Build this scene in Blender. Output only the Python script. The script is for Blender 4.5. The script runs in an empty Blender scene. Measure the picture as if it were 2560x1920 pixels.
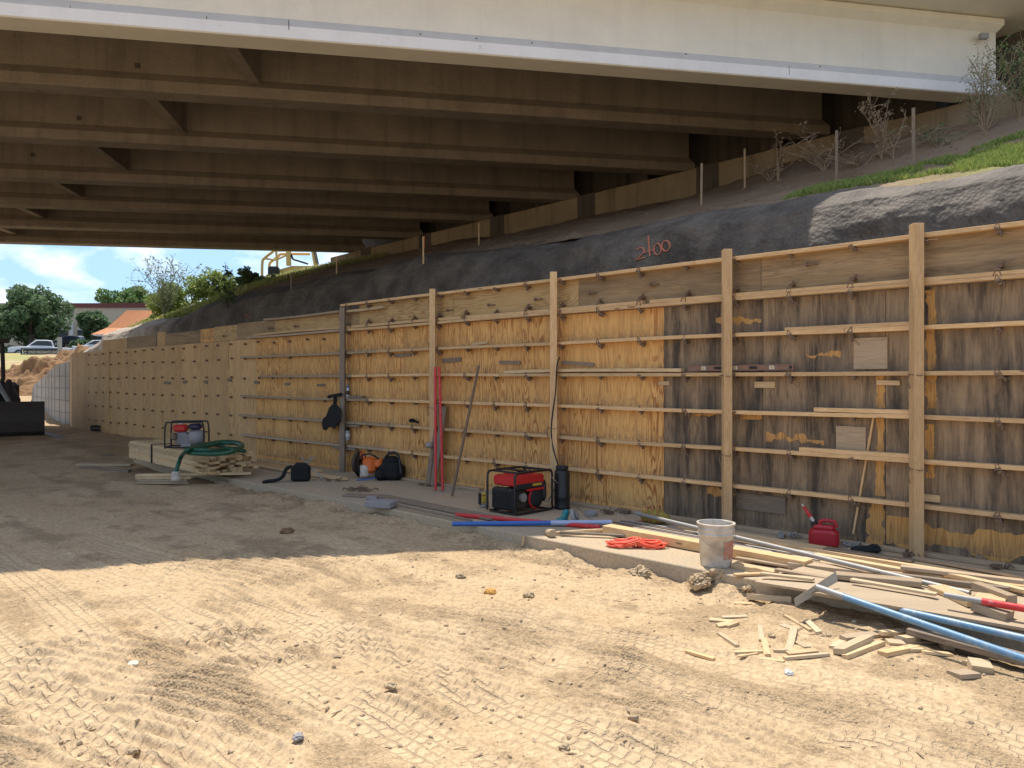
import bpy, math, random
import numpy as np
from mathutils import Vector, Matrix
R=math.radians
random.seed(7)
S=bpy.context.scene
COL=S.collection
# ------------------------------------------------------------------ camera
F=1923.;CX=1280.;HV=950.;CZ=1.6
cd=bpy.data.cameras.new('camera');cam=bpy.data.objects.new('camera',cd);COL.objects.link(cam)
cam.location=(0,0,CZ);cam.rotation_euler=(R(90),0,0)
cd.sensor_width=36;cd.lens=36*F/2560;cd.shift_y=-(960-HV)/2560;cd.clip_end=3000;cd.clip_start=.05
S.camera=cam
# ------------------------------------------------------------------ light
KX,KY=.107,-.397            # shadow displacement per metre of height
elev=math.atan(1/math.hypot(KX,KY)); 
sd=Vector((-KX,-KY,1)).normalized()
sl=bpy.data.lights.new('sun','SUN');sl.energy=3.0;sl.angle=R(.5);sl.color=(1,.93,.82)
so=bpy.data.objects.new('sun',sl);COL.objects.link(so);so.rotation_euler=sd.to_track_quat('Z','Y').to_euler();so.location=(0,0,60)
W=bpy.data.worlds.new('World');S.world=W;W.use_nodes=True
nt=W.node_tree;nt.nodes.clear()
def N(t,ty,**k):
    n=t.nodes.new(ty)
    for a,b in k.items():
        if hasattr(n,a): setattr(n,a,b)
    return n
wo=N(nt,'ShaderNodeOutputWorld');bg=N(nt,'ShaderNodeBackground');sky=N(nt,'ShaderNodeTexSky')
sky.sky_type='NISHITA';sky.sun_disc=False;sky.sun_elevation=elev;sky.sun_rotation=math.atan2(sd.x,sd.y)
sky.air_density=1.0;sky.dust_density=.6;sky.ozone_density=1.5
tc=N(nt,'ShaderNodeTexCoord');mp=N(nt,'ShaderNodeMapping');mp.inputs['Scale'].default_value=(1,1,2.6)
mp.inputs['Location'].default_value=(.35,.1,.22)
n1=N(nt,'ShaderNodeTexNoise');n1.inputs['Scale'].default_value=9.5;n1.inputs['Detail'].default_value=9;n1.inputs['Roughness'].default_value=.55;n1.inputs['Distortion'].default_value=.25
cr=N(nt,'ShaderNodeValToRGB');cr.color_ramp.elements[0].position=.46;cr.color_ramp.elements[1].position=.70
mx=N(nt,'ShaderNodeMixRGB');mx.inputs[2].default_value=(5.6,5.9,6.3,1)
nt.links.new(tc.outputs['Generated'],mp.inputs[0]);nt.links.new(mp.outputs[0],n1.inputs[0]);nt.links.new(n1.outputs[0],cr.inputs[0])
sx=N(nt,'ShaderNodeSeparateXYZ');nt.links.new(tc.outputs['Generated'],sx.inputs[0]);tr=N(nt,'ShaderNodeValToRGB');tr.color_ramp.elements[0].position=0;tr.color_ramp.elements[0].color=(.34,.45,.60,1);tr.color_ramp.elements[1].position=.45;tr.color_ramp.elements[1].color=(1,1,1,1)
tm=N(nt,'ShaderNodeMixRGB',blend_type='MULTIPLY');tm.inputs[0].default_value=1;nt.links.new(sx.outputs[2],tr.inputs[0]);nt.links.new(sky.outputs[0],tm.inputs[1]);nt.links.new(tr.outputs[0],tm.inputs[2])
nt.links.new(cr.outputs[0],mx.inputs[0]);nt.links.new(tm.outputs[0],mx.inputs[1]);nt.links.new(mx.outputs[0],bg.inputs[0]);nt.links.new(bg.outputs[0],wo.inputs[0])
bg.inputs[1].default_value=.125
S.view_settings.view_transform='Standard';S.view_settings.look='None';S.view_settings.gamma=1;S.view_settings.exposure=.95
S.render.engine='CYCLES'
try: S.cycles.max_bounces=8;S.cycles.diffuse_bounces=5
except Exception: pass
# ------------------------------------------------------------------ frames of reference
A=R(45.8);dv=Vector((-math.sin(A),math.cos(A),0));bv=Vector((math.cos(A),math.sin(A),0))
W0=Vector((4.32,6.5,0));D0=W0.dot(bv)
def G(u,v,z=0.):
    k=(z-CZ)/((HV-v)/F);return Vector(((u-CX)/F*k,k,z))
def onw(u,v,o=0.):
    r=(u-CX)/F;Y=(D0+o)/(r*bv.x+bv.y);return Vector((r*Y,Y,CZ+(HV-v)/F*Y))
def to(p): q=Vector((p[0],p[1],0))-W0;return q.dot(dv),q.dot(bv)
def T(t,o,z=0.): p=W0+dv*t+bv*o;return Vector((p.x,p.y,z))
def tz(u,v,o=0.): p=onw(u,v,o);return to(p)[0],p.z
def c6(x,y): return (1700+x/2.572,1200+y/2.572)
# ------------------------------------------------------------------ noise (numpy)
_rs=np.random.RandomState(3);_tab=_rs.rand(256,256)
def vn(x,y):
    x=np.asarray(x,float);y=np.asarray(y,float)
    xi=np.floor(x).astype(int);yi=np.floor(y).astype(int);fx=x-xi;fy=y-yi
    fx=fx*fx*(3-2*fx);fy=fy*fy*(3-2*fy)
    a=_tab[xi%256,yi%256];b=_tab[(xi+1)%256,yi%256];c=_tab[xi%256,(yi+1)%256];d=_tab[(xi+1)%256,(yi+1)%256]
    return (a*(1-fx)+b*fx)*(1-fy)+(c*(1-fx)+d*fx)*fy-.5
def fbm(x,y,o=4,r=.5):
    s=0;a=1
    for i in range(o): s=s+a*vn(x*2**i+i*17.3,y*2**i+i*9.1);a*=r
    return s
def ss(a,b,x): t=np.clip((x-a)/(b-a),0,1);return t*t*(3-2*t)
# ------------------------------------------------------------------ materials
MATS={}
def mat(name,fn):
    if name in MATS: return MATS[name]
    m=bpy.data.materials.new(name);m.use_nodes=True;t=m.node_tree;b=t.nodes['Principled BSDF']
    fn(t,b);MATS[name]=m;return m
def L(t,a,b): t.links.new(a,b)
def coords(t,scale=(1,1,1),rnd=True,kind='Object'):
    c=N(t,'ShaderNodeTexCoord');m=N(t,'ShaderNodeMapping');m.inputs['Scale'].default_value=scale;L(t,c.outputs[kind],m.inputs[0])
    if rnd:
        oi=N(t,'ShaderNodeObjectInfo');mu=N(t,'ShaderNodeMath',operation='MULTIPLY');mu.inputs[1].default_value=37.;L(t,oi.outputs['Random'],mu.inputs[0])
        cb=N(t,'ShaderNodeCombineXYZ')
        for i in range(3): L(t,mu.outputs[0],cb.inputs[i])
        L(t,cb.outputs[0],m.inputs['Location'])
    return m.outputs[0]
def noise(t,vec,sc,det=5,rough=.5,dist=0):
    n=N(t,'ShaderNodeTexNoise');n.inputs['Scale'].default_value=sc;n.inputs['Detail'].default_value=det;n.inputs['Roughness'].default_value=rough;n.inputs['Distortion'].default_value=dist
    L(t,vec,n.inputs['Vector']);return n.outputs[0]
def ramp(t,f,stops):
    r=N(t,'ShaderNodeValToRGB');e=r.color_ramp.elements
    while len(e)<len(stops): e.new(.5)
    for i,(p,c) in enumerate(stops):
        e[i].position=p;e[i].color=(c,c,c,1) if not isinstance(c,(tuple,list)) else (*c,1)
    L(t,f,r.inputs[0]);return r.outputs[0]
def mix(t,f,a,b,bt='MIX'):
    m=N(t,'ShaderNodeMixRGB',blend_type=bt)
    for s,i in ((f,0),(a,1),(b,2)):
        if isinstance(s,(int,float)): m.inputs[i].default_value=s if i==0 else (s,s,s,1)
        elif isinstance(s,(tuple,list)): m.inputs[i].default_value=(*s,1)
        else: L(t,s,m.inputs[i])
    return m.outputs[0]
def bump(t,b,h,st=.3,d=.01,prev=None):
    n=N(t,'ShaderNodeBump');n.invert=st<0;st=abs(st);n.inputs['Strength'].default_value=st;n.inputs['Distance'].default_value=d;L(t,h,n.inputs['Height'])
    if prev: L(t,prev,n.inputs['Normal'])
    L(t,n.outputs[0],b.inputs['Normal']);return n.outputs[0]
def paint(name,col,rough=.5,metal=0,dirt=.35,dcol=(.3,.24,.17),sc=9,thr=.55,bs=.15):
    def fn(t,b):
        v=coords(t);n=noise(t,v,sc,6,.65);m=ramp(t,n,[(thr,0),(thr+.2,dirt)])
        c=mix(t,m,col,dcol);n2=noise(t,v,sc*4,4);c=mix(t,.25,c,ramp(t,n2,[(.3,.6),(.7,1.0)]),'MULTIPLY')
        L(t,c,b.inputs['Base Color']);b.inputs['Roughness'].default_value=rough;b.inputs['Metallic'].default_value=metal
        bump(t,b,n2,bs,.003)
    return mat(name,fn)
def concrete(name,col,streak=.4,scol=(.05,.04,.03),gr=.25,rough=.9,board=False):
    def fn(t,b):
        v=coords(t,rnd=False);n=noise(t,v,1.3,8,.65);c=mix(t,.6 if gr>.12 else .22,col,ramp(t,n,[(.3,.62),(.7,1.15)]),'MULTIPLY')
        vs=coords(t,(2.2,2.2,.12),False);s=noise(t,vs,1.6,6,.6);c=mix(t,ramp(t,s,[(.5,0),(.72,streak)]),c,scol)
        n3=noise(t,v,26,6,.7);c=mix(t,gr,c,ramp(t,n3,[(.3,.5),(.65,1.1)]),'MULTIPLY')
        pit=N(t,'ShaderNodeTexVoronoi');pit.inputs['Scale'].default_value=9;L(t,v,pit.inputs['Vector']);pm=ramp(t,pit.outputs['Distance'],[(.03,1),(.06,0)])
        pn=ramp(t,noise(t,v,.9,2),[(.5,0),(.56,1)]);c=mix(t,mix(t,1.,pm,pn,'MULTIPLY'),c,(.06,.05,.04))
        L(t,c,b.inputs['Base Color']);b.inputs['Roughness'].default_value=rough;bump(t,b,n3,.35,.006)
    return mat(name,fn)
def wood(name,c1,c2,ax=0,dirt=.2,dcol=(.2,.16,.11),sc=1.):
    def fn(t,b):
        s=[11*sc]*3;s[ax]=.55*sc;v=coords(t,tuple(s));n=noise(t,v,2.2,3,.5,.4)
        w=N(t,'ShaderNodeMath',operation='MULTIPLY');w.inputs[1].default_value=9;L(t,n,w.inputs[0]);fr=N(t,'ShaderNodeMath',operation='FRACT');L(t,w.outputs[0],fr.inputs[0])
        c=mix(t,ramp(t,fr.outputs[0],[(0,.0),(.75,.75),(.95,1),(1,0)]),c1,c2)
        v2=coords(t);n2=noise(t,v2,3.1,6,.65);c=mix(t,ramp(t,n2,[(.48,0),(.75,dirt)]),c,dcol)
        oi=N(t,'ShaderNodeObjectInfo');c=mix(t,.9,c,ramp(t,oi.outputs['Random'],[(0,.78),(1,1.1)]),'MULTIPLY')
        s3=[60]*3;s3[ax]=3;n3=noise(t,coords(t,tuple(s3)),2,3);c=mix(t,.25,c,ramp(t,n3,[(.3,.6),(.7,1.05)]),'MULTIPLY')
        kv=coords(t,tuple(.9 if i==ax else 4.5 for i in range(3)));kn=N(t,'ShaderNodeTexVoronoi');kn.inputs['Scale'].default_value=1.7;L(t,kv,kn.inputs['Vector']);c=mix(t,ramp(t,kn.outputs['Distance'],[(.05,.85),(.09,0)]),c,(.16,.08,.03))
        L(t,c,b.inputs['Base Color']);b.inputs['Roughness'].default_value=.75;bump(t,b,n3,.25,.002)
    return mat(name,fn)
def plywood(name,c1,c2,ax=2,dirt=.3,dcol=(.1,.085,.065),old=0.):
    def fn(t,b):
        s=[5.]*3;s[ax]=.42;v=coords(t,tuple(s));n=noise(t,v,1.25,3,.45,.5)
        w=N(t,'ShaderNodeMath',operation='MULTIPLY');w.inputs[1].default_value=17;L(t,n,w.inputs[0]);fr=N(t,'ShaderNodeMath',operation='FRACT');L(t,w.outputs[0],fr.inputs[0])
        g=ramp(t,fr.outputs[0],[(0,0),(.55,.12),(.62,.9),(.9,1),(1,0)])
        fade=ramp(t,noise(t,coords(t,tuple(.9 if i!=ax else .3 for i in range(3))),1.7,2),[(.35,.3 if old<1 else .15),(.65,1. if old<1 else .6)])
        c=mix(t,mix(t,1.,g,fade,'MULTIPLY'),c1,c2)
        s3=[45]*3;s3[ax]=2.;n3=noise(t,coords(t,tuple(s3)),1.5,4,.6);c=mix(t,.35,c,ramp(t,n3,[(.3,.55),(.7,1.1)]),'MULTIPLY')
        s4=[3.2]*3;s4[ax]=.5;n4=noise(t,coords(t,tuple(s4)),1.6,7,.7);c=mix(t,ramp(t,n4,[(.46 if old<1 else .43,0),(.72 if old<1 else .62,dirt)]),c,dcol)
        if old>0:
            s5=[9.]*3;s5[ax]=.5;n5=noise(t,coords(t,tuple(s5)),1.5,6,.7);c=mix(t,ramp(t,n5,[(.5,0),(.7,.55)]),c,(.43,.31,.185))
        # grime lying just above each waler
        cc=N(t,'ShaderNodeTexCoord');sp=N(t,'ShaderNodeSeparateXYZ');L(t,cc.outputs['Object'],sp.inputs[0])
        a=N(t,'ShaderNodeMath',operation='SUBTRACT');a.inputs[1].default_value=.455-.405*3+.02;L(t,sp.outputs[2],a.inputs[0])
        m=N(t,'ShaderNodeMath',operation='MODULO');m.inputs[1].default_value=.405;L(t,a.outputs[0],m.inputs[0])
        gm=ramp(t,m.outputs[0],[(0,.75),(.09,.35),(.2,0)]);gn=noise(t,coords(t,(9,9,5)),2,5,.7)
        if ax==2 and old>=0: c=mix(t,mix(t,1.,gm,ramp(t,gn,[(.4,0.05),(.66,.95)]),'MULTIPLY'),c,(.1,.085,.07))
        oi=N(t,'ShaderNodeObjectInfo');c=mix(t,.9,c,ramp(t,oi.outputs['Random'],[(0,.9),(1,1.06)]),'MULTIPLY')
        L(t,c,b.inputs['Base Color']);b.inputs['Roughness'].default_value=.72;bump(t,b,n3,.3,.002)
    return mat(name,fn)
def soil(name,c1,c2,c3,bs=1.):
    def fn(t,b):
        v=coords(t,rnd=False);n=noise(t,v,.7,8,.62);c=mix(t,ramp(t,n,[(.35,0),(.65,1)]),c1,c2)
        n1=noise(t,v,2.6,6,.7,.6);c=mix(t,ramp(t,n1,[(.55,0),(.72,.6)]),c,c3)
        n0=noise(t,v,.35,3);c=mix(t,ramp(t,n0,[(.56,0),(.72,.35)]),c,(.52,.33,.16))
        n2=noise(t,v,38,7,.75);n3=noise(t,v,150,3,.7)
        c=mix(t,.55,c,ramp(t,n2,[(.32,.5),(.6,1.1)]),'MULTIPLY');c=mix(t,.25,c,ramp(t,n3,[(.35,.6),(.6,1.15)]),'MULTIPLY')
        L(t,c,b.inputs['Base Color']);b.inputs['Roughness'].default_value=.95
        try: b.inputs['Specular IOR Level'].default_value=.15
        except Exception: pass
        p=bump(t,b,noise(t,v,9,6,.65),.5*bs,.03);p=bump(t,b,n2,.7*bs,.012,p);bump(t,b,n3,.4*bs,.004,p)
    return mat(name,fn)
def leafm(name,c1,c2,tr=.35):
    def fn(t,b):
        g=N(t,'ShaderNodeNewGeometry');c=ramp(t,g.outputs['Random Per Island'],[(0,c1),(1,c2)]);L(t,c,b.inputs['Base Color']);b.inputs['Roughness'].default_value=.6
        tl=N(t,'ShaderNodeBsdfTranslucent');L(t,c,tl.inputs[0]);ms=N(t,'ShaderNodeMixShader');ms.inputs[0].default_value=tr
        L(t,b.outputs[0],ms.inputs[1]);L(t,tl.outputs[0],ms.inputs[2]);L(t,ms.outputs[0],t.nodes['Material Output'].inputs[0])
    return mat(name,fn)
M_soil=soil('soil',(.52,.385,.235),(.60,.455,.295),(.44,.33,.215))
M_slope=soil('slope_soil',(.23,.145,.085),(.30,.2,.12),(.16,.11,.07),1.2)
M_pile=soil('red_soil',(.25,.14,.07),(.31,.19,.1),(.17,.095,.05),1.6)
M_clod=soil('clod_soil',(.45,.34,.21),(.55,.42,.27),(.38,.28,.18))
M_cream=concrete('cream_painted_concrete',(.79,.76,.67),.06,gr=.1,rough=.8)
M_white=concrete('white_painted_concrete',(.84,.83,.82),.05,gr=.08,rough=.7)
M_slant=concrete('grey_white_paint',(.62,.61,.59),.1,gr=.1,rough=.8)
M_beam=concrete('beam_concrete',(.27,.225,.18),.35,(.07,.05,.035),.4)
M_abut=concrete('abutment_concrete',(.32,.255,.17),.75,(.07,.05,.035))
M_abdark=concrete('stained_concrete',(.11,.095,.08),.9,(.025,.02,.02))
M_slab=soil('slab_dusty_concrete',(.45,.365,.26),(.52,.395,.25),(.38,.345,.29),.35)
M_cwall=concrete('new_wall_concrete',(.42,.42,.41),.05,gr=.15)
M_pine=wood('pine',(.77,.535,.285),(.61,.37,.16))
M_pine2=wood('pine_pale',(.72,.54,.31),(.56,.37,.18),0,.45,(.42,.33,.22))
M_grey=wood('weathered_board',(.30,.23,.16),(.19,.14,.1),0,.35)
M_dusty=wood('dusty_board',(.47,.36,.235),(.37,.26,.16),0,.5,(.42,.33,.22))
M_dust2=wood('dusty_pale_board',(.60,.47,.30),(.5,.37,.22),0,.5,(.5,.39,.25))
M_plyN=plywood('plywood_fresh',(.82,.47,.155),(.40,.14,.025),2,.4,(.3,.145,.06))
M_plyF=plywood('plywood_far',(.70,.445,.2),(.46,.24,.085),2,.4,(.32,.2,.1),-1)
M_plyO=plywood('plywood_weathered',(.34,.235,.135),(.15,.09,.045),2,1.,(.055,.038,.025),1)
M_plyNh=plywood('plywood_fresh_lying',(.58,.39,.17),(.36,.2,.07),0,.35,(.2,.14,.08))
M_plyOh=plywood('plywood_weathered_lying',(.38,.255,.125),(.2,.12,.05),0,.5,(.1,.065,.04),1)
M_plyG=plywood('plywood_dusty_sheet',(.44,.34,.225),(.36,.27,.17),0,.3,(.25,.19,.12),1)
M_bare=plywood('plywood_bare_orange',(.66,.36,.105),(.42,.19,.045),2,.25,(.15,.1,.06))
M_rust=paint('rusty_metal',(.22,.15,.10),.7,.4,.5,(.25,.13,.07))
M_steel=paint('galvanised_steel',(.34,.33,.31),.55,.35,.5,(.38,.32,.25))
M_black=paint('black_paint',(.012,.012,.014),.4,0,.25,(.12,.1,.08))
M_rub=paint('black_rubber',(.015,.015,.015),.75,0,.3,(.09,.08,.06))
M_cloth=paint('black_cloth',(.012,.012,.012),.95,0,.2,(.05,.045,.04),sc=5)
M_red=paint('red_paint',(.55,.018,.02),.35,0,.3,(.4,.25,.2))
M_redp=paint('red_pole_paint',(.62,.03,.03),.45,0,.55,(.55,.4,.35),sc=14)
M_blue=paint('blue_pole_paint',(.035,.13,.42),.4,0,.6,(.45,.45,.5),sc=16,thr=.6)
M_blue2=paint('light_blue_pole_paint',(.13,.27,.42),.4,0,.5,(.5,.48,.44),sc=14,thr=.52)
M_orange=paint('orange_plastic',(.75,.16,.03),.4,0,.3)
M_cord=paint('orange_cord',(.9,.13,.06),.45,0,.2,(.6,.4,.3))
M_yel=paint('yellow_paint',(.55,.36,.05),.5,0,.4)
M_yelm=paint('machine_yellow',(.62,.42,.13),.5,0,.3)
M_dozer=paint('dark_machine',(.06,.045,.035),.7,.2,.4,(.12,.08,.05))
M_green=paint('green_hose',(.01,.085,.045),.4,0,.3)
M_teal=paint('teal_plastic',(.01,.22,.26),.4,0,.3)
M_pail=paint('dirty_white_plastic',(.66,.6,.51),.6,0,.7,(.36,.29,.21),sc=8,thr=.43)
M_plastic=paint('pale_plastic',(.55,.55,.52),.5,0,.2)
M_gas=paint('red_plastic_can',(.42,.015,.025),.4,0,.3,(.3,.12,.08))
M_foam=paint('grey_foam',(.3,.28,.27),.8,0,.2)
M_glass=paint('dark_glass',(.03,.045,.06),.12,0,0)
M_car=paint('white_car_paint',(.75,.76,.78),.3,0,.1)
M_car2=paint('silver_car_paint',(.6,.62,.65),.3,.2,.1)
M_sprayo=paint('orange_spray_paint',(.62,.2,.1),.8,0,.75,(.12,.1,.1),sc=25,thr=.5)
M_fade=paint('faded_red_print',(.5,.2,.13),.6,0,.9,(.45,.38,.3),sc=28,thr=.45)
M_sign=paint('dark_sign_panel',(.02,.025,.03),.4,0,.1)
M_lett=paint('cream_lettering',(.75,.7,.5),.5,0,0)
M_tan=paint('tan_stucco',(.5,.42,.3),.9,0,.15,sc=1)
M_maroon=paint('maroon_band',(.16,.045,.035),.7,0,.1,sc=1)
M_roof=paint('orange_metal_roof',(.68,.27,.1),.5,0,.15,(.6,.33,.2),sc=1)
M_mural=mat('mural_paint',lambda t,b:(L(t,ramp(t,noise(t,coords(t),1.6,2,.4),[(.36,(.65,.68,.65)),(.45,(.08,.42,.6)),(.55,(.35,.6,.68)),(.64,(.8,.35,.15))]),b.inputs['Base Color'])))
M_asph=paint('asphalt',(.09,.085,.08),.9,0,.3,(.15,.14,.12),sc=2)
M_gr=soil('lawn_turf',(.3,.28,.1),(.38,.33,.14),(.22,.24,.07),.3)
M_bark=paint('bark',(.1,.075,.055),.9,0,.3)
M_lfD=leafm('leaves_dark',(.06,.12,.045),(.19,.27,.12),.35)
M_lfM=leafm('leaves_mid',(.08,.17,.04),(.2,.31,.1),.4)
M_lfY=leafm('leaves_yellow_green',(.17,.24,.05),(.36,.42,.12),.45)
M_lfW=leafm('leaves_wispy',(.17,.2,.1),(.3,.33,.18),.3)
M_grass=leafm('grass_blades',(.17,.27,.045),(.42,.46,.13),.35)
M_dry=leafm('dry_grass_blades',(.36,.36,.12),(.58,.55,.24),.45)
M_twig=leafm('dry_twigs',(.24,.17,.11),(.42,.32,.21),.1)
def shotfn(t,b):
    v=coords(t,rnd=False);n=noise(t,v,1.1,6,.6);c=mix(t,ramp(t,n,[(.35,0),(.65,1)]),(.098,.08,.062),(.15,.123,.095))
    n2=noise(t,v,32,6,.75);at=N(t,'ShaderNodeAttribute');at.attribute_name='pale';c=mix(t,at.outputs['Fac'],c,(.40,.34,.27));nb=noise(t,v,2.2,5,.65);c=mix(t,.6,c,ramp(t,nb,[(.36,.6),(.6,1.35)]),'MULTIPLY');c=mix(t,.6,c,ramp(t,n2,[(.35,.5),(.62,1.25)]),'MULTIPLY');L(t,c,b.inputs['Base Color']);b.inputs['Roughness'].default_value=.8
    vo=N(t,'ShaderNodeTexVoronoi');vo.inputs['Scale'].default_value=17;L(t,v,vo.inputs['Vector'])
    p=bump(t,b,vo.outputs['Distance'],.8,.02);bump(t,b,n2,.8,.015,p)
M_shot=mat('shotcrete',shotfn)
# ------------------------------------------------------------------ mesh builder
class MB:
    def __init__(s): s.v=[];s.f=[];s.m=[];s.sm=[];s.mi=0;s.smooth=False
    def add(s,vs,fs,sm=None):
        o=len(s.v);s.v+= [tuple(x) for x in vs];s.f+=[tuple(i+o for i in f) for f in fs];s.m+=[s.mi]*len(fs);s.sm+=[s.smooth if sm is None else sm]*len(fs);return s
    def box(s,c,sz,M=None,taper=1.):
        x,y,z=[k/2 for k in sz];c=Vector(c);vs=[]
        for k in (-1,1):
            q=taper if k==1 else 1
            for i,j in ((-1,-1),(1,-1),(1,1),(-1,1)):
                p=Vector((i*x*q,j*y*q,k*z));p=(M@p if M else p)+c;vs.append(p)
        return s.add(vs,[(3,2,1,0),(4,5,6,7),(0,1,5,4),(1,2,6,5),(2,3,7,6),(3,0,4,7)],False)
    def rbox(s,c,sz,r,M=None):   # box with chamfered vertical and horizontal edges
        x,y,z=[k/2 for k in sz];c=Vector(c);vs=[];fs=[];n=8
        for (zz,q) in ((-z,r),(-z+r,0),(z-r,0),(z,r)):
            X=x-q;Y=y-q
            for (i,j) in ((-X+r,-Y),(X-r,-Y),(X,-Y+r),(X,Y-r),(X-r,Y),(-X+r,Y),(-X,Y-r),(-X,-Y+r)):
                p=Vector((i,j,zz));vs.append((M@p if M else p)+c)
        for k in range(3):
            for i in range(n): fs.append((k*n+i,k*n+(i+1)%n,(k+1)*n+(i+1)%n,(k+1)*n+i))
        fs.append(tuple(range(n-1,-1,-1)));fs.append(tuple(range(3*n,4*n)));return s.add(vs,fs)
    def tube(s,pts,r,n=8,cap=True,closed=False):
        pts=[Vector(p) for p in pts];m=len(pts);vs=[];up=None
        rr=r if isinstance(r,(list,tuple)) else [r]*m
        for i,p in enumerate(pts):
            if closed: d=(pts[(i+1)%m]-pts[i-1])
            else: d=(pts[min(i+1,m-1)]-pts[max(i-1,0)])
            d.normalize()
            if up is None: up=Vector((0,0,1)) if abs(d.z)<.9 else Vector((1,0,0))
            a=up.cross(d);
            if a.length<1e-4: a=Vector((1,0,0)).cross(d)
            a.normalize();b=d.cross(a);up=b
            for k in range(n):
                th=2*math.pi*k/n;vs.append(p+(a*math.cos(th)+b*math.sin(th))*rr[i])
        fs=[]
        for i in range(m if closed else m-1):
            j=(i+1)%m
            for k in range(n): fs.append((i*n+k,i*n+(k+1)%n,j*n+(k+1)%n,j*n+k))
        s.add(vs,fs,n>4)
        if cap and not closed: s.add(vs[:n],[tuple(range(n-1,-1,-1))],False);s.add(vs[-n:],[tuple(range(n))],False)
        return s
    def lathe(s,prof,c=(0,0,0),n=24,M=None,cap=True):
        c=Vector(c);vs=[];fs=[]
        for (r,z) in prof:
            for k in range(n):
                p=Vector((r*math.cos(2*math.pi*k/n),r*math.sin(2*math.pi*k/n),z));vs.append((M@p if M else p)+c)
        for i in range(len(prof)-1):
            for k in range(n): fs.append((i*n+k,i*n+(k+1)%n,(i+1)*n+(k+1)%n,(i+1)*n+k))
        s.add(vs,fs,True)
        if cap:
            s.add(vs[:n],[tuple(range(n-1,-1,-1))],False);s.add(vs[-n:],[tuple(range(n))],False)
        return s
    def prism(s,poly,a,b,f):      # poly of 2D points swept between a and b; f(x,y,w)->Vector
        n=len(poly);vs=[f(x,y,a) for x,y in poly]+[f(x,y,b) for x,y in poly]
        return s.add(vs,[(i,(i+1)%n,n+(i+1)%n,n+i) for i in range(n)]+[tuple(range(n-1,-1,-1)),tuple(range(n,2*n))],False)
    def build(s,name,mats,parent=None,loc=None,bevel=0,fix=True,mesh=None):
        me=bpy.data.meshes.new(name);me.from_pydata(s.v,[],s.f)
        for m in (mats if isinstance(mats,(list,tuple)) else [mats]): me.materials.append(m)
        me.polygons.foreach_set('material_index',s.m);me.polygons.foreach_set('use_smooth',s.sm)
        if fix:
            import bmesh
            bm=bmesh.new();bm.from_mesh(me);bmesh.ops.recalc_face_normals(bm,faces=bm.faces);bm.to_mesh(me);bm.free()
        me.update();o=bpy.data.objects.new(name,me);COL.objects.link(o)
        if parent: o.parent=parent
        if loc is not None: o.location=loc
        if bevel:
            b=o.modifiers.new('bevel','BEVEL');b.width=bevel;b.segments=1;b.limit_method='ANGLE'
        return o
def tag(o,label=None,cat=None,group=None,kind=None):
    if label:o['label']=label
    if cat:o['category']=cat
    if group:o['group']=group
    if kind:o['kind']=kind
    return o
def thing(name,label,cat,loc=(0,0,0),rz=0,group=None,M=None):
    o=bpy.data.objects.new(name,None);COL.objects.link(o);o.empty_display_size=.1
    if M is not None:o.matrix_world=M
    else:o.location=loc;o.rotation_euler=(0,0,rz)
    return tag(o,label,cat,group)
def frame(p0,p1,roll=0.):
    p0=Vector(p0);p1=Vector(p1);x=(p1-p0).normalized();y=Vector((0,0,1)).cross(x)
    if y.length<1e-3:y=Vector((0,1,0))
    y.normalize();z=x.cross(y);M=Matrix((x,y,z)).transposed().to_4x4()
    return Matrix.Translation(p0)@M@Matrix.Rotation(roll,4,'X')
def board(name,p0,p1,w,h,m,roll=0.,parent=None,bevel=.003,bow=0.):
    Ln=(Vector(p1)-Vector(p0)).length;mb=MB();n=1 if Ln<1.2 else 6
    vs=[];fs=[]
    for i in range(n+1):
        x=Ln*i/n;zz=bow*math.sin(math.pi*i/n)
        for a,b in ((-1,-1),(1,-1),(1,1),(-1,1)):vs.append((x,a*w/2,b*h/2+zz))
    for i in range(n):
        for k in range(4):fs.append((i*4+k,(i+1)*4+k,(i+1)*4+(k+1)%4,i*4+(k+1)%4))
    fs+=[(0,1,2,3),(n*4+3,n*4+2,n*4+1,n*4)]
    mb.add(vs,fs,False);o=mb.build(name,m,parent,bevel=bevel);M=frame(p0,p1,roll);
    if parent:o.matrix_local=M
    else:o.matrix_world=M
    LASTM[o.name]=M;return o
LASTM={}
def rod(name,p0,p1,r,m,n=12,sag=0.,parent=None,segs=10):
    p0=Vector(p0);p1=Vector(p1);pts=[]
    for i in range(segs+1):
        f=i/segs;p=(p1-p0)*f;p.z-=sag*4*f*(1-f);pts.append(p)
    o=MB().tube(pts,r,n).build(name,m,parent,loc=p0,fix=True);return o
def gridmesh(name,X,Y,Z,m,smooth=True):
    nr,nc=X.shape;me=bpy.data.meshes.new(name);co=np.stack([X,Y,Z],-1).reshape(-1,3)
    me.vertices.add(nr*nc);me.vertices.foreach_set('co',co.astype(np.float32).ravel())
    i=np.arange(nr*nc).reshape(nr,nc);q=np.stack([i[:-1,:-1],i[:-1,1:],i[1:,1:],i[1:,:-1]],-1).reshape(-1,4);nf=len(q)
    me.loops.add(nf*4);me.loops.foreach_set('vertex_index',q.ravel().astype(np.int32));me.polygons.add(nf)
    me.polygons.foreach_set('loop_start',(np.arange(nf)*4).astype(np.int32));me.polygons.foreach_set('use_smooth',np.full(nf,smooth))
    me.update(calc_edges=True);me.validate();me.materials.append(m);o=bpy.data.objects.new(name,me);COL.objects.link(o);return o
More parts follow.
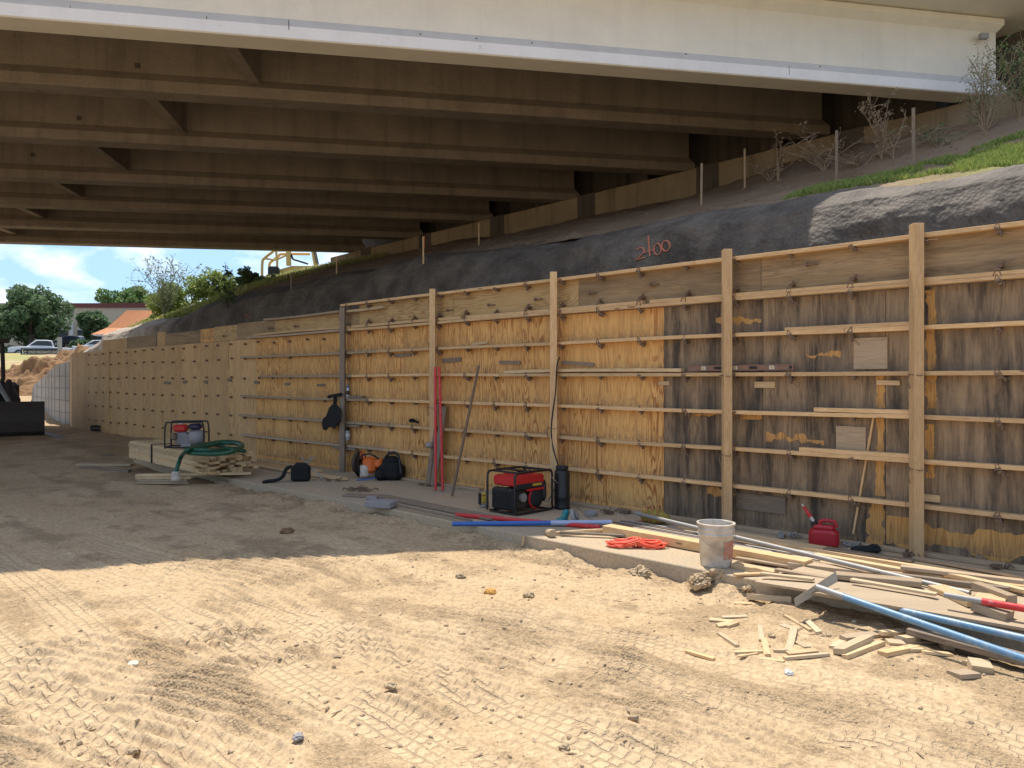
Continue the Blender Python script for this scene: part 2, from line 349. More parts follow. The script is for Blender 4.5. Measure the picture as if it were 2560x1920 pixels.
def quads(name,co,m,parent=None,loc=None,nv=4):
    co=np.asarray(co,np.float32);nf=len(co)//nv;me=bpy.data.meshes.new(name);me.vertices.add(len(co));me.vertices.foreach_set('co',co.ravel())
    me.loops.add(nf*nv);me.loops.foreach_set('vertex_index',np.arange(nf*nv,dtype=np.int32));me.polygons.add(nf)
    me.polygons.foreach_set('loop_start',(np.arange(nf)*nv).astype(np.int32));me.update(calc_edges=True);me.materials.append(m)
    o=bpy.data.objects.new(name,me);COL.objects.link(o)
    if parent:o.parent=parent
    if loc is not None:o.location=loc
    return o
# ------------------------------------------------------------------ GROUND
def far_ramp(y): return np.interp(y,[-1000,27,33,40,50,75,100,130,200,600,2000],[0,0,.4,1.2,2.1,4.1,4.7,6.5,8,12,20])
def gndfn(t,b):
    v=coords(t,rnd=False);at=N(t,'ShaderNodeAttribute');at.attribute_name='crumb'
    n=noise(t,v,.7,8,.62);c=mix(t,ramp(t,n,[(.35,0),(.65,1)]),(.505,.36,.21),(.57,.42,.255))
    n4=noise(t,v,5,6,.7);cm=mix(t,.5,at.outputs['Fac'],n4);cm=ramp(t,cm,[(.44,0),(.60,.9)])
    c=mix(t,cm,c,(.39,.28,.165))
    n0=noise(t,v,.5,3);c=mix(t,ramp(t,n0,[(.60,0),(.70,.3)]),c,(.45,.27,.12))
    n2=noise(t,v,42,7,.8);n3=noise(t,v,170,3,.7)
    n6=noise(t,v,18,6,.75);c=mix(t,.5,c,ramp(t,n6,[(.38,.6),(.55,1.08)]),'MULTIPLY');c=mix(t,.65,c,ramp(t,n2,[(.38,.45),(.56,1.1)]),'MULTIPLY');c=mix(t,.35,c,ramp(t,n3,[(.35,.5),(.6,1.15)]),'MULTIPLY')
    L(t,c,b.inputs['Base Color']);b.inputs['Roughness'].default_value=.95
    try: b.inputs['Specular IOR Level'].default_value=.12
    except Exception: pass
    def att(n): a=N(t,'ShaderNodeAttribute');a.attribute_name=n;return a.outputs['Fac']
    def ma(op,a,b_):
        m=N(t,'ShaderNodeMath',operation=op)
        for i_,q in enumerate((a,b_)):
            if isinstance(q,(int,float)): m.inputs[i_].default_value=q
            else: L(t,q,m.inputs[i_])
        return m.outputs[0]
    nd=noise(t,v,14,3,.6);nd2=noise(t,v,3,3,.6)
    cb=N(t,'ShaderNodeCombineXYZ');L(t,ma('ADD',ma('MULTIPLY',att('trT'),14.),ma('MULTIPLY',nd,.9)),cb.inputs[0]);L(t,ma('ADD',ma('MULTIPLY',att('trA'),5.),ma('MULTIPLY',nd,.35)),cb.inputs[1])
    bk_=N(t,'ShaderNodeTexBrick');bk_.inputs['Scale'].default_value=1;bk_.inputs['Brick Width'].default_value=1.;bk_.inputs['Row Height'].default_value=1.;bk_.inputs['Mortar Size'].default_value=.13;bk_.inputs['Mortar Smooth'].default_value=.7;bk_.offset=.5;L(t,cb.outputs[0],bk_.inputs['Vector'])
    trm=ma('MULTIPLY',att('trM'),ramp(t,nd2,[(.32,.4),(.5,1)]));gro=ma('MULTIPLY',bk_.outputs['Fac'],trm)
    c=mix(t,ma('MULTIPLY',trm,.35),c,(.62,.46,.28));c=mix(t,ma('MULTIPLY',gro,.6),c,(.33,.245,.155))  # packed tread paler; groove shadow painted in as darker colour, along with loose crumbs
    L(t,c,b.inputs['Base Color'])
    vo=N(t,'ShaderNodeTexVoronoi');vo.inputs['Scale'].default_value=62;L(t,v,vo.inputs['Vector']);gran=ma('MULTIPLY',ma('SUBTRACT',.6,vo.outputs['Distance']),ramp(t,cm,[(.1,0),(1,1)]))
    vo2=N(t,'ShaderNodeTexVoronoi');vo2.inputs['Scale'].default_value=24;L(t,v,vo2.inputs['Vector']);gran2=ma('MULTIPLY',ma('MAXIMUM',ma('SUBTRACT',.3,vo2.outputs['Distance']),0.),ramp(t,cm,[(.3,0),(1,1)]))
    p=bump(t,b,noise(t,v,6,7,.62),.55,.03);p=bump(t,b,gro,-.8,.009,p);p=bump(t,b,gran2,.7,.03,p);p=bump(t,b,gran,.8,.012,p);bump(t,b,n3,.35,.003,p)
BANDS=((-4.85,.36,.3,.10,-9,8.5),(-5.42,.36,.3,.10,-9,9.5),(-6.45,.38,1.4,.14,-9,7.5),(-7.02,.36,1.4,.14,-9,6.6),(-3.5,.34,2.5,.12,-9,3.),(-3.98,.34,2.5,.12,-9,2.6),(-7.75,.4,3.3,.1,-9,8),(-5.95,.34,4.3,.12,-9,10),(-8.4,.4,3.3,.1,-9,8))
def tracks(t,o):
    trk=np.zeros_like(t);A_=np.zeros_like(t);Mk=np.zeros_like(t)
    for (o0,w,ph,am,ta,tb) in BANDS:
        oc=o-(o0+am*np.sin(t*.45+ph)+.02*vn(t*1.3,np.full_like(t,ph*7)));a=oc/w
        wob=np.clip(.45+1.5*(fbm(t*.5+ph*5,o*.55,2)+.3),0,1)*ss(ta,ta+1,t)*ss(tb,tb-1.5,t)
        msk=ss(.54,.47,np.abs(a))*wob
        trk=trk-.010*msk+.009*np.exp(-((np.abs(a)-.58)/.09)**2)*wob
        k=np.abs(a)<.62;A_=np.where(k,a,A_);Mk=np.where(k,msk,Mk)
    return trk,A_,Mk
def crumb(x,y):
    t=(x-W0.x)*dv.x+(y-W0.y)*dv.y;o=(x-W0.x)*bv.x+(y-W0.y)*bv.y
    c=.36+.45*fbm(t*.4+4,o*3.4,4,.6)+.6*fbm(x*2.7,y*2.7,4,.6)+.2*ss(-3.2,-2.2,o)
    for o0,am,ph in ((-4.45,.1,.3),(-5.8,.1,.3),(-6.75,.14,1.4),(-3.75,.12,2.5),(-5.14,.1,.3)):
        c=c+.28*np.exp(-((o-o0-am*np.sin(t*.45+ph))/.11)**2)
    return np.clip(c,0,1)
def zground(x,y,fine=True):
    x=np.asarray(x,float);y=np.asarray(y,float)
    t=(x-W0.x)*dv.x+(y-W0.y)*dv.y;o=(x-W0.x)*bv.x+(y-W0.y)*bv.y
    z=-.12+.10*fbm(x*.33+3,y*.33+8,3)+.035*fbm(x*1.6,y*1.6,3)
    z=z+.22*ss(13,17,t)*ss(-5,-2,o)                                   # soil rises beside the lumber
    near=ss(-2.75,-2.0,o)*(1-ss(11.5,13,t))
    pile=.12*ss(.0,.28,fbm(t*.8+2.2,o*.25+5,3)+.12)+.04
    z=z+near*(pile*.5-.085)
    # clods heaped against the footing in front of the bucket
    for (u,v,rr,hh) in ((1790,1452,.22,.10),(1840,1475,.15,.07),(1560,1462,.25,.05),(1425,1372,.30,.12),(900,1252,.5,.10),(1260,1330,.5,.07),(1960,1540,.6,.03)):
        p=G(u,v,-.1);z=z+hh*np.exp(-((x-p.x)**2+(y-p.y)**2)/(rr*rr))
    trk,_,_=tracks(t,o)
    # skid-steer scuff ripples
    for (x0,y0,cx,cy,rr,per,amp) in ((-2.1,3.6,-4.5,-1.,1.5,.105,.034),(-.35,4.7,-2.8,1.2,1.35,.095,.026),(-2.2,6.5,-5,3,1.3,.11,.02),(.7,3.9,-1.5,1,.95,.1,.02)):
        m=ss(1,.45,np.hypot(x-x0,y-y0)/rr+.9*fbm(x*1.1,y*1.1,2));rd=np.hypot(x-cx,y-cy)+.10*fbm(x*1.5,y*1.5,2)
        s1=np.mod(rd/per,1);trk=trk+amp*m*np.clip(1.2*np.exp(-((s1-.5)/.22)**2),0,1)*(.4+np.clip(fbm(x*3,y*3,2)+.6,0,1))
    smooth_=ss(.1,.5,-o-1.9)
    z=z+trk*smooth_
    rough=np.clip(fbm(x*.7+9,y*.7,3)+.5+.5*near,0,1.2)
    z=z+(.008+.03*near)*rough*np.abs(fbm(x*7,y*7,3,.6))+(.008+.012*near)*rough*fbm(x*18,y*18,2,.7)+.010*ss(.55,.95,crumb(x,y))*np.abs(fbm(x*22,y*22,2,.6))
    ins=ss(-1.93,-1.86,o)*(1-ss(14.5,15.,t));z=np.where(ins>0,np.minimum(z,-.03-.02*ins),z)
    r=far_ramp(y);z=z+r
    return z
def ax(segs):
    out=[]
    for a,b,s in segs: out+=list(np.arange(a,b-1e-6,s))
    out.append(segs[-1][1]);return np.array(out)
xs=ax([(-1500,-300,150),(-300,-60,20),(-60,-20,1.),(-20,-9,.22),(-9,-4.6,.05),(-4.6,4.4,.0135),(4.4,8,.09),(8,30,1.2),(30,300,30),(300,1500,200)])
ys=ax([(-300,-20,40),(-20,0,2),(0,2.6,.13),(2.6,8.2,.0135),(8.2,12,.04),(12,20,.12),(20,45,.5),(45,140,3),(140,400,20),(400,2000,200)])
X,Y=np.meshgrid(xs,ys);M_gnd=mat('ground_soil',gndfn)
g=gridmesh('ground',X,Y,zground(X,Y),M_gnd);tag(g,kind='structure')
_t=(X-W0.x)*dv.x+(Y-W0.y)*dv.y;_o=(X-W0.x)*bv.x+(Y-W0.y)*bv.y;_,_a,_m=tracks(_t,_o)
for nm_,ar in (('trT',_t),('trA',_a),('trM',_m)):
    q_=g.data.attributes.new(nm_,'FLOAT','POINT');q_.data.foreach_set('value',ar.ravel().astype(np.float32))
ga=g.data.attributes.new('crumb','FLOAT','POINT');ga.data.foreach_set('value',crumb(X,Y).ravel().astype(np.float32))
def gz(p): return float(zground(np.array([p[0]]),np.array([p[1]]))[0])
def GG(u,v,dz=0.):           # ground point under a pixel
    z=-.1
    for i in range(6): p=G(u,v,z);z=gz(p)
    p=G(u,v,z);return Vector((p.x,p.y,z+dz))
def sheet(name,x0,x1,y0,y1,dz,m,label=None,cat=None,skew=0):
    Xs=np.linspace(x0,x1,30);Ys=np.linspace(y0,y1,14);a,b=np.meshgrid(Xs,Ys);a=a+skew*(b-y0);o=gridmesh(name,a,b,far_ramp(b)+dz,m);tag(o,label,cat,kind='structure');return o
sheet('lawn',-140,-10,50,80,.12,M_gr);sheet('parking_lot',-200,-10,80,128,.14,M_asph);sheet('path',-60,-14,45.5,50,.12,M_slab)
# loose gravel and clods
rng=np.random.RandomState(5)
def stones(name,pts,sizes,m,label=None):
    ico=[];t=(1+5**.5)/2
    V=np.array([(-1,t,0),(1,t,0),(-1,-t,0),(1,-t,0),(0,-1,t),(0,1,t),(0,-1,-t),(0,1,-t),(t,0,-1),(t,0,1),(-t,0,-1),(-t,0,1)],float)/1.9
    Fc=np.array([(0,11,5),(0,5,1),(0,1,7),(0,7,10),(0,10,11),(1,5,9),(5,11,4),(11,10,2),(10,7,6),(7,1,8),(3,9,4),(3,4,2),(3,2,6),(3,6,8),(3,8,9),(4,9,5),(2,4,11),(6,2,10),(8,6,7),(9,8,1)])
    co=[]
    for p,s in zip(pts,sizes):
        q=V*(1+rng.uniform(-.3,.3,(12,1)))*s*np.array([1,rng.uniform(.6,1),rng.uniform(.45,.8)]);a=rng.uniform(0,6.28);c,s_=math.cos(a),math.sin(a)
        q=np.stack([q[:,0]*c-q[:,1]*s_,q[:,0]*s_+q[:,1]*c,q[:,2]],-1)+np.array(p);co.append(q[Fc].reshape(-1,3))
    return quads(name,np.concatenate(co),m,nv=3)
n=9000;ox=rng.uniform(-5.5,4.5,n);oy=2.9+rng.rand(n)**1.4*8.5
tt=(ox-W0.x)*dv.x+(oy-W0.y)*dv.y;oo=(ox-W0.x)*bv.x+(oy-W0.y)*bv.y
dens=np.clip(fbm(ox*.8+4,oy*.8,3)+.45+.7*ss(-3.2,-2.1,oo),0,1.3)
k=(rng.rand(n)<dens)&(oo<-1.98);ox,oy=ox[k],oy[k];oz=zground(ox,oy);sz=.003+.016*rng.rand(len(ox))**4
tag(stones('gravel',np.stack([ox,oy,oz+sz*.2],-1),sz,M_clod),kind='stuff')
# ------------------------------------------------------------------ footing slab
def slabpoly(name,t0,t1,o0,o1,z0,z1,m,n=60,chip=.012):
    mb=MB();ts=np.linspace(t0,t1,n);fr=[o0+chip*float(vn(np.array(tt*2.3),np.array(.5))) for tt in ts]
    vs=[]
    for tt,f in zip(ts,fr): vs+=[T(tt,f,z0),T(tt,f,z1),T(tt,o1,z1),T(tt,o1,z0)]
    fs=[]
    for i in range(n-1):
        for k in range(4): fs.append((i*4+k,(i+1)*4+k,(i+1)*4+(k+1)%4,i*4+(k+1)%4))
    fs+=[(0,1,2,3),(n*4-1,n*4-2,n*4-3,n*4-4)]
    mb.add(vs,fs,False);return mb.build(name,m,bevel=.008)
sf=slabpoly('footing_slab',-3.5,14.8,-1.9,.9,-.42,0,M_slab);tag(sf,'long grey concrete footing slab along the foot of the plywood wall','concrete slab')
# dust and soil lying on the slab in the sun: part of the ground's own stuff
# ------------------------------------------------------------------ EMBANKMENT
OT=[2.0,2.25,2.38,2.55,2.95,3.5,6,9.4,12,16,30,60];ZT=[-.3,2.6,3.5,3.85,4.1,4.3,5.15,6.2,6.9,7.3,7.6,7.8]
def zemb(o,t):
    o=np.asarray(o,float);t=np.asarray(t,float);z=np.interp(o,OT,ZT)
    h1=np.interp(t,[20.5,22.5,24.4,27,30,32.6,35,38],[1,.95,.87,.86,.84,.70,.35,0]);h2=np.interp(t,[20,24,29,33,36,48,70],[1,.97,.86,.78,.65,.3,0]);h3=np.interp(t,[28,34,48,70],[1,.97,.4,0]);w2=ss(6.5,10,o);h2=h2*(1-w2)+h3*w2;w=ss(3.3,5.,o)
    z=z*(h1*(1-w)+h2*w);z=z+.12*fbm(t*.35,o*.35+7,3)*ss(2.3,3,o);z=z+.42*ss(10,5,t)*ss(5.5,9.2,o)
    return z
def hit(u,v,y0=8.,y1=70.):
    r=((u-CX)/F,(HV-v)/F);yy=np.linspace(y0,y1,4000);x=yy*r[0];z=CZ+yy*r[1];t=(x-W0.x)*dv.x+(yy-W0.y)*dv.y;o=(x-W0.x)*bv.x+(yy-W0.y)*bv.y
    ze=np.where(o>2.0,zemb(o,t),-9);i=np.argmax(z<ze);
    if not (z<ze).any(): i=2000
    return Vector((x[i],yy[i],ze[i] if ze[i]>-5 else z[i]))
# shotcrete facing, param along profile
prof_o=np.interp(np.linspace(0,1,100),[0,.15,.4,.6,.75,1],[2.0,2.25,2.38,2.55,2.95,3.6])
ts=np.concatenate([np.arange(-5,14,.05),np.arange(14,38,.15)])
O2,T2=np.meshgrid(prof_o,ts);Z2=zemb(O2,T2)
bul=.25*fbm(T2*.5+1,Z2*.9,3)+.04*fbm(T2*3,Z2*4,3)+.022*np.abs(fbm(T2*9,Z2*9+O2*6,3,.7))
edge=ss(3.55,3.2,O2);O3=O2-bul*(.3+.7*edge);Z3=Z2+bul*.4+.03*edge+.03*(1-edge)*np.minimum(0,fbm(T2*3,O2*0,3)-.2)
XX=W0.x+dv.x*T2+bv.x*O3;YY=W0.y+dv.y*T2+bv.y*O3
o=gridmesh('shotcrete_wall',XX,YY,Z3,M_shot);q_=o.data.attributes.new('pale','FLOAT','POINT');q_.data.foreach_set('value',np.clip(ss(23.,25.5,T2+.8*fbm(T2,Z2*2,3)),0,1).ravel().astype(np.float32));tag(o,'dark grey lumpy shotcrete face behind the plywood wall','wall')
# soil slope above
oo=np.concatenate([np.arange(3.3,9.6,.07),np.arange(9.6,60,1.2)]);ts=np.concatenate([np.arange(-14,-4,.4),np.arange(-4,16,.07),np.arange(16,75,.3)])
O2,T2=np.meshgrid(oo,ts);Z2=zemb(O2,T2)+.05*fbm(T2*2.5,O2*2.5,3)+.03*np.abs(fbm(T2*8,O2*8,3,.6))-.05*ss(3.7,3.3,O2)
XX=W0.x+dv.x*T2+bv.x*O2;YY=W0.y+dv.y*T2+bv.y*O2;Z2=np.maximum(Z2,far_ramp(YY)-.6)
def embfn(t,b):
    v=coords(t,rnd=False);n2=noise(t,v,20,7,.75);n=noise(t,v,.8,6,.6)
    c=mix(t,ramp(t,n,[(.35,0),(.65,1)]),(.23,.145,.085),(.31,.215,.135));n5=noise(t,v,3,5,.7);c=mix(t,ramp(t,n5,[(.55,0),(.7,.6)]),c,(.36,.29,.21))
    at=N(t,'ShaderNodeAttribute');at.attribute_name='green';c=mix(t,mix(t,1.,at.outputs['Fac'],ramp(t,noise(t,v,2.5,4),[(.35,.3),(.6,1)]),'MULTIPLY'),c,(.24,.27,.07))
    c=mix(t,.5,c,ramp(t,n2,[(.32,.5),(.6,1.15)]),'MULTIPLY');L(t,c,b.inputs['Base Color']);b.inputs['Roughness'].default_value=.95
    p=bump(t,b,noise(t,v,7,5,.7),.8,.05);bump(t,b,n2,.8,.02,p)
M_emb=mat('embankment_soil',embfn)
eo=gridmesh('embankment',XX,YY,Z2,M_emb);tag(eo,kind='structure')
gr=np.clip(ss(23,28,T2)+ss(1.2,-.5,T2)*ss(6.5,5,O2)+.7*ss(3.,.5,T2)*ss(5.2,4.2,O2),0,1)
at=eo.data.attributes.new('green','FLOAT','POINT');at.data.foreach_set('value',gr.ravel().astype(np.float32))
# ------------------------------------------------------------------ BRIDGE
gv=Vector((4.777,1,.0374)).normalized();gh=Vector((gv.x,gv.y,0));mv=Vector((gv.y,-gv.x,0)).normalized()
BO=9.4
ends=[(2500,240),(2060,336),(1724,428),(1435,501),(1221,553),(1047,595),(903,628)]
P=[onw(u,v,BO) for u,v in ends]
bridge=thing('bridge','concrete highway bridge overhead with white painted front girder and bare grey girders behind','bridge',tuple(P[0]))
B0=P[0]
prof=[(0,.02),(-.02,0),(-.48,0),(-.5,.02),(-.5,.2),(-.35,.38),(-.35,1.27),(-.47,1.39),(-.47,1.5),(-.03,1.5),(-.03,1.39),(-.15,1.27),(-.15,.38),(0,.2)]
gb=gv.dot(bv);mb_=mv.dot(bv);LEN=34.
zsl=(P[6].z-P[0].z);qs=[(p-P[0]).dot(mv) for p in P]
def crossz(q): return zsl*q/qs[6]
for i,p in enumerate(P):
    mb=MB()
    def f(x,y,w):
        sft=-(mb_*x)/gb;return p-B0+mv*x+Vector((0,0,y))+gv*(w+(sft if w>-1 else 0))
    if i==0:
        vs=[f(x,y,.15) for x,y in prof]+[f(x,y,-LEN) for x,y in prof];n=len(prof)
        for k in range(n):
            mb.mi=1 if k in (13,0,12) and k!=0 else (0)
            if k==13: mb.mi=1
            if k==12: mb.mi=2
            if k in (0,1,2,3): mb.mi=0
            mb.add([vs[k],vs[(k+1)%n],vs[n+(k+1)%n],vs[n+k]],[(0,1,2,3)],False)
        mb.mi=0;mb.add(vs,[tuple(range(n))],False)
        g_=mb.build('girder',[M_cream,M_white,M_slant],bridge,fix=False);g_['label']='cream and white painted front girder'
    else:
        mb.prism(prof,.15,-LEN,f);mb.build('girder',M_beam,bridge)
# deck
def dk(q,z,w,skew=True): return P[0]-B0+mv*q+Vector((0,0,crossz(q)+z))+gv*(w+(-(mb_*q)/gb if skew else 0))
q0=.95;q7=qs[6]-1.4
mb=MB();poly=[(q0,1.52),(q0,1.75),(q7,1.75),(q7,1.52)]
mb.prism(poly,9.,-LEN,lambda x,y,w:dk(x,y,w));mb.build('deck',M_cream,bridge)
mb=MB();mb.prism([(q0-.02,1.752),(q0-.02,2.55),(q0-.2,2.55),(q0-.4,1.95),(q0-.4,1.752)],9.,-LEN,lambda x,y,w:dk(x,y,w));mb.build('parapet',M_cream,bridge)
mb=MB();mb.prism([(q7+.02,1.752),(q7+.02,2.55),(q7+.2,2.55),(q7+.4,1.95),(q7+.4,1.752)],.9,-LEN,lambda x,y,w:dk(x,y,w));mb.build('parapet',M_cream,bridge)
# diaphragms
dd=Vector((math.sin(R(-5.4)),math.cos(R(-5.4)),0))
for i,(u,v) in enumerate([(636,223),(451,338),(310,422),(197,492),(104,544),(35,590)]):
    p=P[i+1];r=(u-CX)/F
    s=(p.x-r*p.y)/(gv.x-r*gv.y);e=p-gv*s   # on the near edge of girder i+2
    wdt=(qs[i]-qs[i+1]-.35)
    far=e-mv*.15-B0;ne=far+mv*1.0*wdt-dd*0
    mb=MB();k=(qs[i]-qs[i+1]-.20)/(-dd.dot(mv));a=far+Vector((0,0,.28));b_=a-dd*k+Vector((0,0,(P[i].z-P[i+1].z)))
    th=gh.normalized()*.11;H=Vector((0,0,1.2))
    mb.add([a-th,a+th,b_+th,b_-th,a-th+H,a+th+H,b_+th+H,b_-th+H],[(0,1,2,3),(4,5,6,7),(0,1,5,4),(1,2,6,5),(2,3,7,6),(3,0,4,7)],False);mb.build('diaphragm',M_beam,bridge)
# small recessed square pockets in the webs
for i,(u,v) in enumerate([(344,164),(198,295),(83,387)]):
    p=P[i+1]-mv*.15;r=(u-CX)/F;s=(p.x-r*p.y)/(gv.x-r*gv.y);e=p-gv*s;z=CZ+(HV-v)/F*e.y
    mb=MB();Mx=Matrix((gh.normalized(),mv,Vector((0,0,1)))).transposed();mb.box(Vector((e.x,e.y,z))-B0,(.1,.012,.1),Mx);mb.build('web_pocket',M_abdark,bridge)
# abutment
tp=[to(p)[0] for p in P];zc=lambda t:P[0].z+(t-tp[0])*(P[6].z-P[0].z)/(tp[6]-tp[0])
def tbox(mb,t0,t1,o0,o1,zb,ztf):
    vs=[]
    for t,o in ((t0,o0),(t1,o0),(t1,o1),(t0,o1)):vs.append(T(t,o,zb)-B0)
    for t,o in ((t0,o0),(t1,o0),(t1,o1),(t0,o1)):vs.append(T(t,o,ztf(t))-B0)
    mb.add(vs,[(3,2,1,0),(4,5,6,7),(0,1,5,4),(1,2,6,5),(2,3,7,6),(3,0,4,7)],False)
ta,tb=tp[0]-1.3,tp[6]+1.75
mb=MB();tbox(mb,ta,tb,9.15,10.35,4.6,lambda t:zc(t)-.03);mb.build('abutment_cap',M_abut,bridge,bevel=.02)
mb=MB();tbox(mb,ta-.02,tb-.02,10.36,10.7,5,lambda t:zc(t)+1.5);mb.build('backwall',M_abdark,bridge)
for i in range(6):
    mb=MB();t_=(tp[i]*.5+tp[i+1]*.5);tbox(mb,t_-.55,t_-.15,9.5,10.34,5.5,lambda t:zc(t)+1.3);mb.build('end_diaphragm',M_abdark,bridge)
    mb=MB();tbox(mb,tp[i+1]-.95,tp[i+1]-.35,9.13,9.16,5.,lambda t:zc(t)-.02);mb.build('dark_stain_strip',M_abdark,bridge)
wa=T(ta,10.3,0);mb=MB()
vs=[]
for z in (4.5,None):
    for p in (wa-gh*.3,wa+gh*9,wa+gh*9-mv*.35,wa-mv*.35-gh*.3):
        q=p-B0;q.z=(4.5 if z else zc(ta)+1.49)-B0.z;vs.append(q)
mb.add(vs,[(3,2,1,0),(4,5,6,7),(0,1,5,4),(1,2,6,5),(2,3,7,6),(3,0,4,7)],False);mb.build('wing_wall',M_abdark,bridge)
for (u,v,h,w) in ((722,62,.16,.012),(517,44,.04,.01),(1973,176,.17,.008),(1200,118,.05,.006),(1051,85,.02,.03),(1330,107,.02,.025),(1191,96,.02,.03),(2050,166,.02,.025),(1715,135,.02,.03),(176,17,.04,.006)):
    r=(u-CX)/F;s_=(P[0].x-r*P[0].y)/(gv.x-r*gv.y);e=P[0]-gv*s_;z=CZ+(HV-v)/F*e.y
    Mx=Matrix((gh.normalized(),mv,Vector((0,0,1)))).transposed();MB().box(Vector((e.x,e.y,z))-B0,(w,.006,h),Mx).build('stain_mark',M_abdark,bridge)
# little bracket bolted on the fascia by the abutment
e=onw(2482,100,BO);mb=MB();mb.rbox(e-B0+mv*.10-gv*.3,(.16,.1,.11),.01);mb.build('bracket',M_steel,bridge)
# ------------------------------------------------------------------ FORMWORK WALL
form=thing('formwork_wall','long timber formwork wall of plywood sheets with horizontal walers and upright posts','formwork',tuple(T(5,0,0)))
FB=T(5,0,0)
MW=Matrix((-dv,-bv*1,Vector((0,0,1)))).transposed()   # local x to the right along wall, y... 
MW=Matrix((-dv,bv,Vector((0,0,1)))).transposed()      # x right, y behind, z up
def wobj(o,t,off,z,rot=0):
    M=Matrix.Translation(T(t,off,z)-FB)@MW.to_4x4()@Matrix.Rotation(rot,4,'Y');o.parent=form;o.matrix_local=M;return o
def ragged(mb,x0,x1,z0,z1,y,seed,rag=.35,n=60):
    vs=[];h=z1-z0;q=[0]
    class RR:
        def random(s): q[0]+=1;return min(1,max(0,.5+1.6*float(fbm(np.array(q[0]*.032+seed*7.3+(q[0]%2)*40),np.array(seed+.5),4,.65))))
    rr=RR()
    if x1-x0>=z1-z0:
        for i in range(n+1):
            x=x0+(x1-x0)*i/n;e=(1-abs(2*i/n-1)**6);vs+=[(x,y,z0+rr.random()*rag*h),(x,y,z1-rr.random()*rag*h)]
    else:
        w=x1-x0
        for i in range(n+1):
            z=z0+h*i/n;vs+=[(x0+rr.random()*rag*w,y,z),(x1-rr.random()*rag*w*.6,y,z)]
    mb.mi=1;mb.add(vs,[(2*i,2*i+1,2*i+3,2*i+2) for i in range(n)],False);mb.mi=0
# bare patches given in photo pixels -> (t,z)
patches=[((1790,788),(1903,812)),((2015,877),(2102,898)),((1712,1028),(1904,1046)),((1768,1219),(1840,1243)),((1915,1082),(2060,1110)),
 ((2312,718),(2342,925)),((2312,930),(2342,1020)),((2312,1060),(2340,1195)),((2186,1045),(2216,1240)),((2190,940),(2214,1020)),((2165,1250),(2214,1375)),((2216,1310),(2600,1400))]
ppt=[]
for (a,b) in patches:
    t0,z1=tz(*a);t1,z0=tz(b[0],b[1]);_,z1=tz((a[0]+b[0])/2,a[1]);_,z0=tz((a[0]+b[0])/2,b[1]);ppt.append((t0,t1,z0,z1))
ZP=2.45
seams=[1.1+1.225*k for k in range(-3,18)]
for k in range(len(seams)-1):
    t1,t0=seams[k],seams[k+1];w=t0-t1-.006;old=t1<3.5;mb=MB();fr=t1>13
    mb.box((w/2,.01,ZP/2+.0),(w,.019,ZP-.004))
    if old:
        for j,(a,b,c,d) in enumerate(ppt):
            A_,B_=min(a,t0-.004),max(b,t1+.004)
            if A_-B_>.02: ragged(mb,t0-A_,t0-B_,max(c,.02),min(d,2.42),-.0015,j,(.3 if j==len(ppt)-1 else .55) if (A_-B_)>(d-c) else .3)
    o=mb.build('plywood_panel',[M_plyO if old else (M_plyF if fr else M_plyN),M_bare],fix=True);wobj(o,t0,0,.0 if t1<13 else .0)
    if old:o['label']='weathered grey brown plywood sheet'
# curved far panels and finished concrete
pathp=[T(seams[-1],0),Vector((-14.05,24.6,0)),Vector((-15.1,26.3,0))]
def cpanel(p,q,z0,z1,m,name,par):
    mb=MB();nrm=(q-p).cross(Vector((0,0,1))).normalized()
    off=-nrm*.02;vs=[p,q,q+off,p+off];B=par.location
    mb.add([Vector((a.x,a.y,z0))-B for a in vs]+[Vector((a.x,a.y,z1))-B for a in vs],[(3,2,1,0),(4,5,6,7),(0,1,5,4),(1,2,6,5),(2,3,7,6),(3,0,4,7)],False);return mb.build(name,m,par)
def lerp(a,b,f):return a+(b-a)*f
cpanel(pathp[0],lerp(pathp[0],pathp[1],.5),0,2.45,M_plyF,'plywood_panel',form);cpanel(lerp(pathp[0],pathp[1],.502),pathp[1],0,2.45,M_plyF,'plywood_panel',form)
cpanel(pathp[1],lerp(pathp[1],pathp[2],.49),0,2.45,M_plyF,'plywood_panel',form);cpanel(lerp(pathp[1],pathp[2],.5),pathp[2],0,2.45,M_plyF,'plywood_panel',form)
# finished concrete wall curving away
def catm(pts,n=8):
    out=[];P_=[pts[0]]+list(pts)+[pts[-1]]
    for i in range(1,len(P_)-2):
        for k in range(n):
            f=k/n;a,b,c,d=P_[i-1],P_[i],P_[i+1],P_[i+2];out.append(.5*((2*b)+(c-a)*f+(2*a-5*b+4*c-d)*f*f+(3*b-a-3*c+d)*f**3))
    out.append(pts[-1]);return out
cp=catm([Vector((-15.15,26.35,2.25)),Vector((-16.7,28.1,2.1)),Vector((-18.3,30.2,1.8)),Vector((-20.9,33.6,1.35)),Vector((-24.0,38.0,.9)),Vector((-30,43,1.2))],6)
mb=MB();vs=[]
for i,p in enumerate(cp):
    d=(cp[min(i+1,len(cp)-1)]-cp[max(i-1,0)]);nr=Vector((d.y,-d.x,0)).normalized();q=Vector((p.x,p.y,0))+nr*.3
    vs+=[(p.x,p.y,-.3),(p.x,p.y,p.z),(q.x,q.y,p.z),(q.x,q.y,-.3)]
n=len(cp);mb.add(vs,[(i*4+k,(i+1)*4+k,(i+1)*4+(k+1)%4,i*4+(k+1)%4) for i in range(n-1) for k in range(4)]+[(0,1,2,3)],False)
cw=mb.build('concrete_wall',M_cwall);tag(cw,'smooth pale grey finished concrete wall curving away past the plywood','wall')
